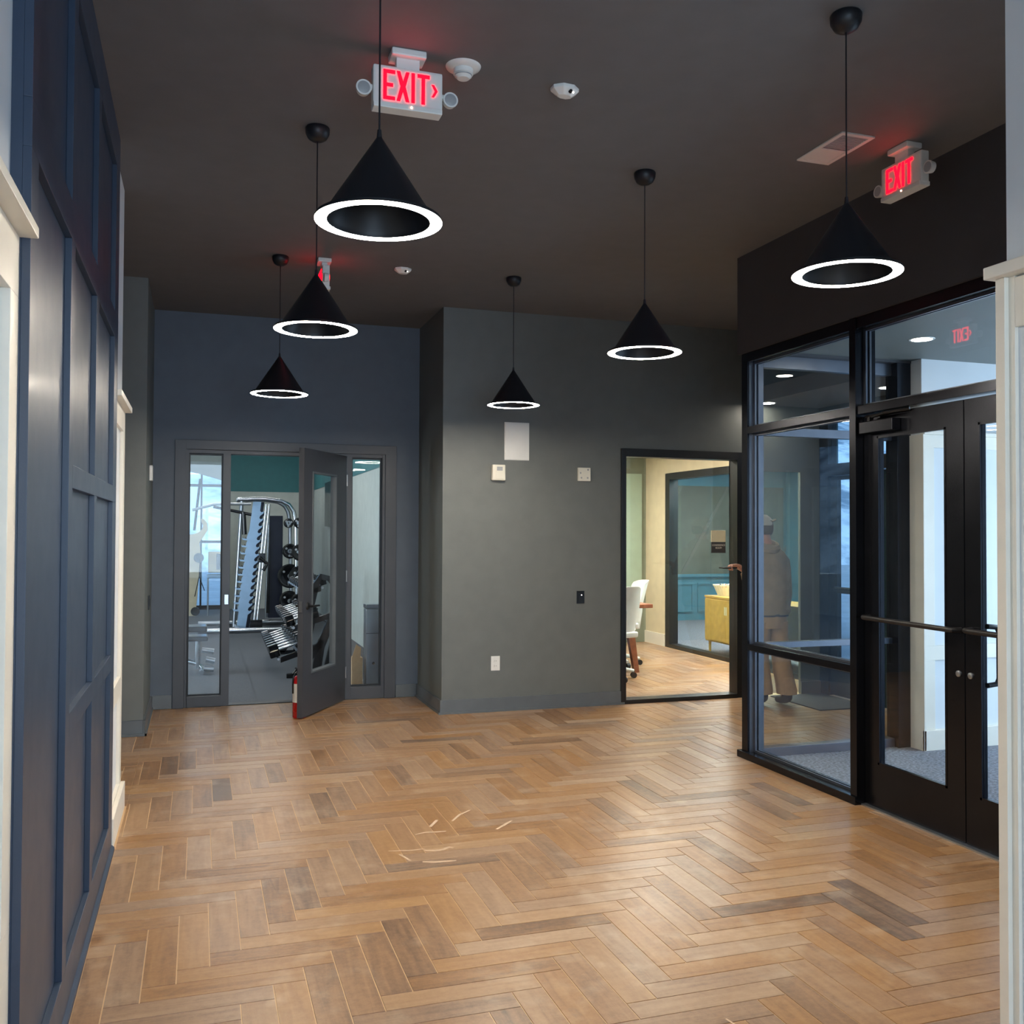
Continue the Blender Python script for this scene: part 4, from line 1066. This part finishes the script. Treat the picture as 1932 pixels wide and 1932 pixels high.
cm_ = thing('cable_machine', 'beige shrouded cable machine in front of the gym window', 'exercise machine', (0, 0, 0))
pts = [(-1.2, 0.0), (-0.03, 0.0), (0.0, 0.3), (0.03, 0.75), (0.05, 1.1), (0.03, 1.32), (0.10, 1.42), (0.17, 1.54), (0.16, 1.66), (0.10, 1.74), (0.05, 1.74), (0.06, 1.68), (0.09, 1.62), (0.07, 1.55), (0.0, 1.49), (-0.10, 1.46), (-1.2, 1.46)]
obj('shroud', MB().prism([(p[0]*0.98-0.02, p[1]*0.98) for p in pts], 'y', 17.6, 17.9), 'beige_wall', cm_, bev=0.01)
obj('pulley', MB().lathe([(0.0, -0.03), (0.085, -0.03), (0.085, 0.0), (0.0, 0.0)], (0.0, 17.6, 1.02), 24, 'y').lathe([(0.0, -0.03), (0.075, -0.03), (0.075, 0.0), (0.0, 0.0)], (-0.05, 17.55, 0.07+0.02), 24, 'y'), 'rubber_black', cm_, smooth=True)
obj('cable', MB().tube([(0.01, 17.5, 2.4), (-0.08, 17.5, 1.5)], 0.022, 8).tube([(0.02, 17.5, 1.0), (0.01, 17.5, 0.7), (0.1, 17.5, 0.45)], 0.008, 6).tube([(0.01, 17.5, 0.7), (-0.06, 17.5, 0.35)], 0.008, 6), 'rubber_black', cm_)
# second bench near the window
b2_ = thing('flat_bench', 'distant white topped bench beside the arched gym window', 'bench', (0.30, 17.9, 0))
obj('pad', B(-0.16, 0.22, -0.3, 0.3, 0.66, 0.72), 'steel_blue', b2_, bev=0.01)
obj('back_plate', B(-0.14, 0.22, 0.1, 0.16, 0.74, 1.12), 'beige_wall', b2_, bev=0.02)
obj('grip', B(0.0, 0.07, 0.04, 0.1, 0.80, 1.08), 'rubber_black', b2_, bev=0.01)
for (x, y) in ((-0.14, -0.27), (0.2, -0.27), (-0.14, 0.27), (0.2, 0.27)): obj('leg', MB().cyl((x, y, 0), (x, y, 0.66), 0.012), 'steel', b2_)

# ------------------------------------------------------------------ outdoors
g1 = MB(); g1.box(-30, 40, 19.2, 60, -0.25, -0.08); g1.box(7.2, 60, -20, 19.2, -0.25, -0.08)
struct('floor', g1, 'concrete', label='snow dusted pavement outside the windows')
def hill(x0, x1, n, fn, name):
    vs = []; fs = []; m = 14
    for j in range(m+1):
        for i in range(n+1):
            vs.append(fn(i/n, j/m))
    for j in range(m):
        for i in range(n): fs.append((j*(n+1)+i, j*(n+1)+i+1, (j+1)*(n+1)+i+1, (j+1)*(n+1)+i))
    mb = MB().add(vs, fs); return mb
rh = random.Random(3)
hm_ = hill(0, 1, 40, lambda u, v: (-60+120*u, 40+60*v, -0.1+22*v**0.8+1.6*math.sin(u*23+v*5)*v+1.0*math.sin(u*51)*v), 'h')
h1 = obj('hillside', hm_, 'snow', smooth=True); tag(h1, 'snowy scrub covered hillside beyond the arched gym window', 'hill')
hm2 = hill(0, 1, 40, lambda u, v: (24+60*v, -60+88*u, -0.1+26*v**0.8+1.5*math.sin(u*21+v*6)*v), 'h2')
h2 = obj('hillside', hm2, 'snow', smooth=True); tag(h2, 'snowy hillside across the street beyond the black street doors', 'hill')

# ------------------------------------------------------------------ conference furniture
ct = thing('conference_table', 'brown topped conference table, its edge showing behind the white chairs', 'table', (3.78, 9.75, 0))
obj('tabletop', B(-0.82, 0.82, -0.55, 0.55, 0.695, 0.735), 'walnut', ct, bev=0.006)
for sx in (-1, 1):
    for sy in (-1, 1):
        obj('leg', MB().prism([(sx*0.62, 0.695), (sx*0.52, 0.695), (sx*0.66, 0.0), (sx*0.71, 0.0)], 'y', sy*0.42-0.03, sy*0.42+0.03), 'walnut', ct)
def office_chair():
    t = thing('office_chair', '', 'chair')
    obj('seat', MB().box(-0.24, 0.24, -0.23, 0.23, 0.43, 0.49), 'mesh_white', t, bev=0.022, seg=3)
    bk = MB(); nz, nx = 9, 8; F = []; Bk = []
    for j in range(nz):
        zz = 0.50+0.46*j/(nz-1); wdt = 0.20+0.035*math.sin(PI*j/(nz-1)); 
        for i in range(nx+1):
            u = -1+2*i/nx; y = 0.235+0.10*(j/(nz-1))**1.5-0.045*(1-u*u)*-1 - 0.05*u*u
            zc = zz - (0.03*u**4 if j == nz-1 else 0)
            F.append((u*wdt, y, zc)); Bk.append((u*wdt, y+0.022, zc))
    W_ = nx+1; n_ = len(F); fs = []
    for j in range(nz-1):
        for i in range(nx):
            a = j*W_+i; fs += [(a, a+1, a+W_+1, a+W_), (n_+a, n_+a+W_, n_+a+W_+1, n_+a+1)]
    for j in range(nz-1):
        for e in (0, nx):
            a = j*W_+e; fs.append((a, a+W_, n_+a+W_, n_+a) if e == 0 else (a, n_+a, n_+a+W_, a+W_))
    for i in range(nx):
        for e in (0, nz-1):
            a = e*W_+i; fs.append((a, n_+a, n_+a+1, a+1) if e == 0 else (a, a+1, n_+a+1, n_+a))
    bk.add(F+Bk, fs)
    obj('backrest', bk, 'mesh_white', t, smooth=True)
    obj('back_support', MB().tube([(0, 0.10, 0.42), (0, 0.28, 0.43), (0, 0.30, 0.60), (0, 0.31, 0.72)], 0.022, 10, flat=1.4), 'mesh_white', t, smooth=True)
    for s in (-1, 1):
        obj('armrest', MB().tube([(s*0.22, 0.12, 0.44), (s*0.29, 0.10, 0.50), (s*0.29, 0.05, 0.66), (s*0.28, -0.02, 0.68), (s*0.28, -0.16, 0.675)], [0.014, 0.014, 0.014, 0.018, 0.018], 10), 'mesh_white', t, smooth=True)
    obj('gas_post', MB().cyl((0, 0, 0.10), (0, 0, 0.44), 0.026), 'steel', t, smooth=True)
    bs = MB()
    for k in range(5):
        a = 2*PI*k/5+0.3; bs.tube([(0, 0, 0.115), (0.15*math.cos(a), 0.15*math.sin(a), 0.105), (0.30*math.cos(a), 0.30*math.sin(a), 0.075)], [0.030, 0.022, 0.015], 8)
    b_ = obj('base', bs, 'mesh_white', t, smooth=True)
    for k in range(5):
        a = 2*PI*k/5+0.3; c = (0.30*math.cos(a), 0.30*math.sin(a), 0.030)
        dx, dy = -math.sin(a)*0.012, math.cos(a)*0.012
        obj('caster', MB().cyl((c[0]-dx*1.6, c[1]-dy*1.6, c[2]), (c[0]+dx*1.6, c[1]+dy*1.6, c[2]), 0.030), 'caster', b_, smooth=True)
    return t
oc = office_chair()
for i, (x, y, a, lab) in enumerate([(3.97, 9.00, -2.85, 'nearest white mesh office chair, cut off by the window frame'),
                                    (4.46, 9.90, -1.75, 'white mesh office chair at the right end of the table'),
                                    (4.02, 10.55, 0.15, 'white office chair on the far side of the brown table')]):
    o = oc if i == 0 else dup(oc)
    o.location = (x, y, 0); o.rotation_euler = (0, 0, a+PI if i != 1 else a); o['label'] = lab; o['group'] = 'white mesh office chairs'
oc.rotation_euler = (0, 0, PI+0.25)
cb = thing('credenza', 'low yellow oak cabinet along the glass partition of the lounge', 'cabinet', (6.06, 9.66, 0))
obj('body', B(0.0, 0.42, -1.0, 1.0, 0.15, 0.69), 'oak', cb, bev=0.003)
obj('top', B(-0.01, 0.43, -1.01, 1.01, 0.69, 0.715), 'oak', cb, bev=0.003)
for i in range(4):
    d_ = obj('door', B(-0.014, 0.0, -0.985+i*0.495, -0.495+i*0.495, 0.17, 0.675), 'oak', cb, bev=0.002)
    obj('pull', B(-0.018, -0.014, -0.52+i*0.495 if i % 2 == 0 else -0.98+i*0.495, -0.50+i*0.495 if i % 2 == 0 else -0.96+i*0.495, 0.5, 0.6), 'brass_pad', d_)
for (x, y) in ((0.03, -0.94), (0.39, -0.94), (0.03, 0.94), (0.39, 0.94)):
    obj('leg', MB().cyl((x, y, 0), (x, y, 0.15), 0.014, 0.018), 'oak', cb)
bw = thing('slatted_bowl', 'pale slatted bowl on the yellow cabinet', 'bowl', (6.23, 10.47, 0.715))
obj('bottom', MB().lathe([(0.0, 0.0), (0.09, 0.0), (0.09, 0.012), (0.0, 0.012)], n=24), 'basket_white', bw)
obj('rim', MB().lathe([(0.140, 0.125), (0.152, 0.125), (0.152, 0.14), (0.140, 0.14)], n=32, close=True), 'basket_white', bw)
for k in range(20):
    a = 2*PI*k/20; c, s = math.cos(a), math.sin(a); t_ = 0.017
    m = MB(); vs = []
    for (r, z) in ((0.088, 0.0), (0.15, 0.138), (0.141, 0.138), (0.080, 0.0)):
        for e in (-1, 1): vs.append((r*c-e*t_*s, r*s+e*t_*c, z))
    m.add(vs, [(0, 1, 3, 2), (2, 3, 5, 4), (4, 5, 7, 6), (6, 7, 1, 0), (0, 2, 4, 6), (1, 7, 5, 3)])
    obj('slat', m, 'basket_white', bw)
for i in range(5):
    a = 2*PI*i/5
    o = obj('wrapped_sweet', MB().lathe([(0, -0.03), (0.02, -0.025), (0.028, 0), (0.02, 0.025), (0, 0.03)], n=10), ['dark_lens', 'red_paint', 'navy', 'oak', 'dark_lens'][i])
    o.location = (6.23+0.05*math.cos(a), 10.47+0.05*math.sin(a), 0.84)
    o.location.z = 0.715+0.118
    tag(o, 'small %s snack piece %s of the slatted bowl' % (['black', 'red', 'navy', 'yellow', 'black'][i], ['on the right side', 'on the far right', 'on the far left', 'on the near left', 'on the near right'][i]), 'snack', 'snacks in the slatted bowl')
# unseen fill lights added to brighten the conference room and lounge
for i, (x, y) in enumerate([(4.3, 8.9), (4.3, 10.8), (6.7, 10.2), (7.8, 12.9), (5.2, 8.6), (6.32, 9.2)]):
    t = thing('fill_panel', ['added conference room fill light nearest the grey wall', 'added conference room fill light over the far side of the table', 'added lounge fill light behind the cabinet', 'added lounge fill light near the patterned wall', 'added conference room fill light in the corner by the glass opening', 'added lounge fill light above the near end of the cabinet'][i], 'light', (x, y, 2.62))
    obj('frame', rect_frame(MB(), -0.3, 0.3, -0.3, 0.3, 0.02, 0.0002, 0.02).xf(Matrix.Rotation(-PI/2, 4, 'X')), 'plastic_white', t)
    obj('diffuser', B(-0.28, 0.28, -0.28, 0.28, -0.012, -0.006), 'conf_fill' if i in (0, 1, 4) else 'lounge_fill', t)

# ------------------------------------------------------------------ person behind the glass
def skin(name, nodes, edges, m, parent, sub=2, root=0):
    me = bpy.data.meshes.new(name); me.from_pydata([n[0] for n in nodes], edges, [])
    o = bpy.data.objects.new(name, me); COL.objects.link(o)
    md = o.modifiers.new('skin', 'SKIN'); md.use_smooth_shade = True; md.branch_smoothing = 0.6
    for i, n in enumerate(nodes):
        r = n[1]; me.skin_vertices[0].data[i].radius = r if isinstance(r, tuple) else (r, r)
    me.skin_vertices[0].data[root].use_root = True
    s_ = o.modifiers.new('sub', 'SUBSURF'); s_.levels = sub; s_.render_levels = sub
    dg = bpy.context.evaluated_depsgraph_get(); nm = bpy.data.meshes.new_from_object(o.evaluated_get(dg))
    bpy.data.objects.remove(o)
    for p in nm.polygons: p.use_smooth = True
    nm.materials.clear(); nm.materials.append(MATS[m])
    o2 = bpy.data.objects.new(name, nm); COL.objects.link(o2); o2.parent = parent
    return o2
PX, PY = 4.665, 7.14
pe = thing('person', 'person in a hooded brown sweatshirt and cap reaching left with a phone', 'person', (PX, PY, 0))
# local coordinates, facing +y (away from the camera)
nodes = [((0, 0, 0.86), (0.085, 0.065)), ((0, 0.0, 1.05), (0.11, 0.08)), ((0, 0.0, 1.24), (0.12, 0.085)), ((0, 0.0, 1.35), (0.06, 0.06)), ((-0.015, 0.015, 1.43), (0.052, 0.055)),
         ((-0.03, 0.03, 1.49), (0.062, 0.070)), ((-0.03, 0.035, 1.56), (0.075, 0.092)), ((-0.03, 0.03, 1.615), (0.050, 0.065)),
         ((0.165, 0, 1.28), (0.045, 0.045)), ((0.155, 0.0, 1.10), 0.035), ((0.13, 0.14, 0.97), 0.032), ((0.06, 0.20, 0.96), 0.028),
         ((-0.165, 0, 1.28), (0.045, 0.045)), ((-0.215, -0.08, 1.12), 0.042), ((-0.262, -0.06, 1.175), 0.028), ((-0.310, -0.05, 1.203), (0.038, 0.022)), ((-0.345, -0.05, 1.210), (0.040, 0.020)),
         ((0.075, 0.0, 0.70), (0.050, 0.050)), ((0.12, -0.01, 0.46), 0.050), ((0.19, 0.015, 0.10), 0.034), ((0.195, 0.0, 0.045), 0.028), ((0.205, 0.11, 0.038), 0.024),
         ((-0.075, 0.0, 0.70), (0.050, 0.050)), ((-0.06, 0.05, 0.46), 0.050), ((0.0, 0.085, 0.10), 0.034), ((0.0, 0.07, 0.045), 0.028), ((0.01, 0.18, 0.038), 0.024)]
edges = [(0, 1), (1, 2), (2, 3), (3, 4), (4, 5), (5, 6), (6, 7), (2, 8), (8, 9), (9, 10), (10, 11), (2, 12), (12, 13), (13, 14), (14, 15), (15, 16),
         (0, 17), (17, 18), (18, 19), (19, 20), (19, 21), (0, 22), (22, 23), (23, 24), (24, 25), (24, 26)]
k = len(nodes)
# four fingers curled round the phone and the thumb on its side
for fi, (dy, dz, ln) in enumerate([(-0.033, 0.012, 0.040), (-0.011, 0.016, 0.046), (0.011, 0.015, 0.042), (0.031, 0.010, 0.032)]):
    b0 = (-0.368, -0.05+dy, 1.212+dz); b1 = (-0.368-ln, -0.05+dy*0.95, 1.208+dz*0.6); b2 = (-0.362-ln*0.80, -0.05+dy*0.9, 1.180)
    nodes += [(b0, 0.0115), (b1, 0.0100), (b2, 0.0085)]; edges += [(16, k), (k, k+1), (k+1, k+2)]; k += 3
nodes += [((-0.330, -0.098, 1.220), 0.014), ((-0.372, -0.100, 1.230), 0.012), ((-0.404, -0.088, 1.226), 0.010)]; edges += [(15, k), (k, k+1), (k+1, k+2)]
body = skin('body', nodes, edges, 'skin', pe)
# face: nose, ears, eyes, mouth (on the far side)
obj('nose', MB().lathe([(0, 0.03), (0.008, 0.018), (0.013, 0.0)], (-0.03, 0.115, 1.535), 10, 'y'), 'skin', body, smooth=True)
for s in (-1, 1):
    obj('ear', MB().lathe([(0, 0.010), (0.010, 0.008), (0.022, 0), (0.010, -0.008), (0, -0.010)], (s*0.078-0.03, 0.03, 1.545), 12, 'x'), 'skin', body, smooth=True)
    obj('eye', MB().lathe([(0, 0.008), (0.008, 0.005), (0.012, 0.0)], (s*0.030-0.03, 0.115, 1.56), 10, 'y'), 'label_white', body, smooth=True)
obj('mouth', B(-0.052, -0.008, 0.105, 0.113, 1.498, 1.505), 'red_paint', body)
obj('hair', MB().lathe([(0.0, -0.03), (0.070, -0.03), (0.084, 0.0), (0.086, 0.045), (0.078, 0.09), (0.04, 0.11), (0.0, 0.115)], (-0.03, 0.022, 1.515), 20), 'hair', pe, smooth=True)
def loft(secs, n=28, m=None):
    """secs = (cx, cy, cz, rx, ry): closed stack of ellipses with slight folds"""
    mb = m or MB(); vs = []; fs = []
    for q, (cx, cy, cz, rx, ry) in enumerate(secs):
        for k in range(n):
            a = 2*PI*k/n; f = 1+0.025*math.sin(5*a+q*1.7)+0.015*math.sin(9*a-q*2.3)
            vs.append((cx+rx*f*math.cos(a), cy+ry*f*math.sin(a), cz))
    for q in range(len(secs)-1):
        for k in range(n): fs.append((q*n+k, q*n+(k+1) % n, (q+1)*n+(k+1) % n, (q+1)*n+k))
    fs.append(tuple(range(n-1, -1, -1))); fs.append(tuple(range((len(secs)-1)*n, len(secs)*n)))
    return mb.add(vs, fs)
hd_ = loft([(0, 0, 0.80, 0.195, 0.140), (0, 0, 0.825, 0.208, 0.150), (0, 0, 0.86, 0.200, 0.145), (0.005, 0, 0.98, 0.212, 0.150), (0.008, 0, 1.08, 0.214, 0.150), (0.006, 0, 1.18, 0.206, 0.145),
           (0.0, 0, 1.27, 0.192, 0.130), (-0.005, 0, 1.33, 0.160, 0.110), (-0.012, 0, 1.375, 0.110, 0.090), (-0.022, 0.005, 1.405, 0.072, 0.072)])
hd_.tube([(-0.13, 0, 1.31), (-0.185, -0.02, 1.25), (-0.235, -0.06, 1.13), (-0.245, -0.066, 1.115), (-0.262, -0.062, 1.165)], [0.070, 0.068, 0.056, 0.050, 0.042], 14)
hs_ = obj('hooded_sweatshirt', hd_, 'hoodie', pe, smooth=True)
hood = MB().lathe([(0.050, -0.035), (0.085, -0.050), (0.108, -0.030), (0.110, 0.0), (0.090, 0.026), (0.066, 0.030), (0.060, 0.005)], n=28, close=True)
hood.xf(Matrix.Translation((-0.020, -0.030, 1.395)) @ Matrix.Rotation(0.38, 4, 'X'))
obj('hood', hood, 'hoodie', hs_, smooth=True)
obj('hem_band', loft([(0, 0, 0.785, 0.186, 0.134), (0, 0, 0.80, 0.192, 0.138), (0, 0, 0.812, 0.190, 0.137)]), 'boots', hs_, smooth=True)
tr = loft([(0, 0, 0.90, 0.150, 0.115), (0, 0, 0.80, 0.170, 0.130), (0, 0, 0.72, 0.172, 0.130), (0, 0, 0.685, 0.165, 0.120)])
loft([(0.082, 0, 0.74, 0.092, 0.115), (0.092, 0, 0.62, 0.090, 0.100), (0.110, -0.005, 0.50, 0.082, 0.088), (0.122, -0.01, 0.42, 0.078, 0.084), (0.150, 0.0, 0.30, 0.080, 0.086), (0.180, 0.01, 0.20, 0.084, 0.090), (0.196, 0.015, 0.13, 0.088, 0.094), (0.198, 0.015, 0.105, 0.084, 0.090)], m=tr)
loft([(-0.082, 0, 0.74, 0.092, 0.115), (-0.078, 0.01, 0.62, 0.090, 0.100), (-0.066, 0.035, 0.50, 0.082, 0.088), (-0.055, 0.05, 0.42, 0.078, 0.084), (-0.03, 0.065, 0.30, 0.080, 0.086), (-0.008, 0.08, 0.20, 0.084, 0.090), (0.0, 0.085, 0.13, 0.086, 0.092), (0.0, 0.085, 0.105, 0.082, 0.088)], m=tr)
obj('trousers', tr, 'trousers', pe, smooth=True)
for (x, y) in ((0.195, 0.0), (0.0, 0.07)):
    skin('boot', [((x, y+0.02, 0.16), 0.050), ((x, y, 0.06), (0.048, 0.052)), ((x+0.005, y+0.08, 0.045), (0.046, 0.040)), ((x+0.01, y+0.17, 0.038), (0.042, 0.034))], [(0, 1), (1, 2), (2, 3)], 'boots', pe)
cp = obj('cap', MB().lathe([(0.0, 0.085), (0.035, 0.080), (0.068, 0.055), (0.084, 0.018), (0.087, -0.012), (0.080, -0.012)], (-0.035, 0.022, 1.575), 24), 'cap_white', pe, smooth=True)
obj('brim', MB().prism([(0.05, -0.055), (0.115, -0.045), (0.150, 0.01), (0.115, 0.07), (0.05, 0.085)], 'z', -0.004, 0.004).xf(Matrix.Translation((-0.045, 0.0, 1.572)) @ Matrix.Rotation(-0.35, 4, 'Y') @ Matrix.Scale(0.95, 4)), 'hair', cp, bev=0.002)
ph_ = thing('phone', 'black phone held out in the person\'s left hand', 'phone', (PX-0.392, PY-0.05, 1.203))
obj('body', B(-0.095, 0.040, -0.036, 0.036, -0.006, 0.006), 'switch_black', ph_, bev=0.003)
obj('screen', B(-0.090, 0.036, -0.032, 0.032, 0.006, 0.0066), 'dark_lens', ph_)
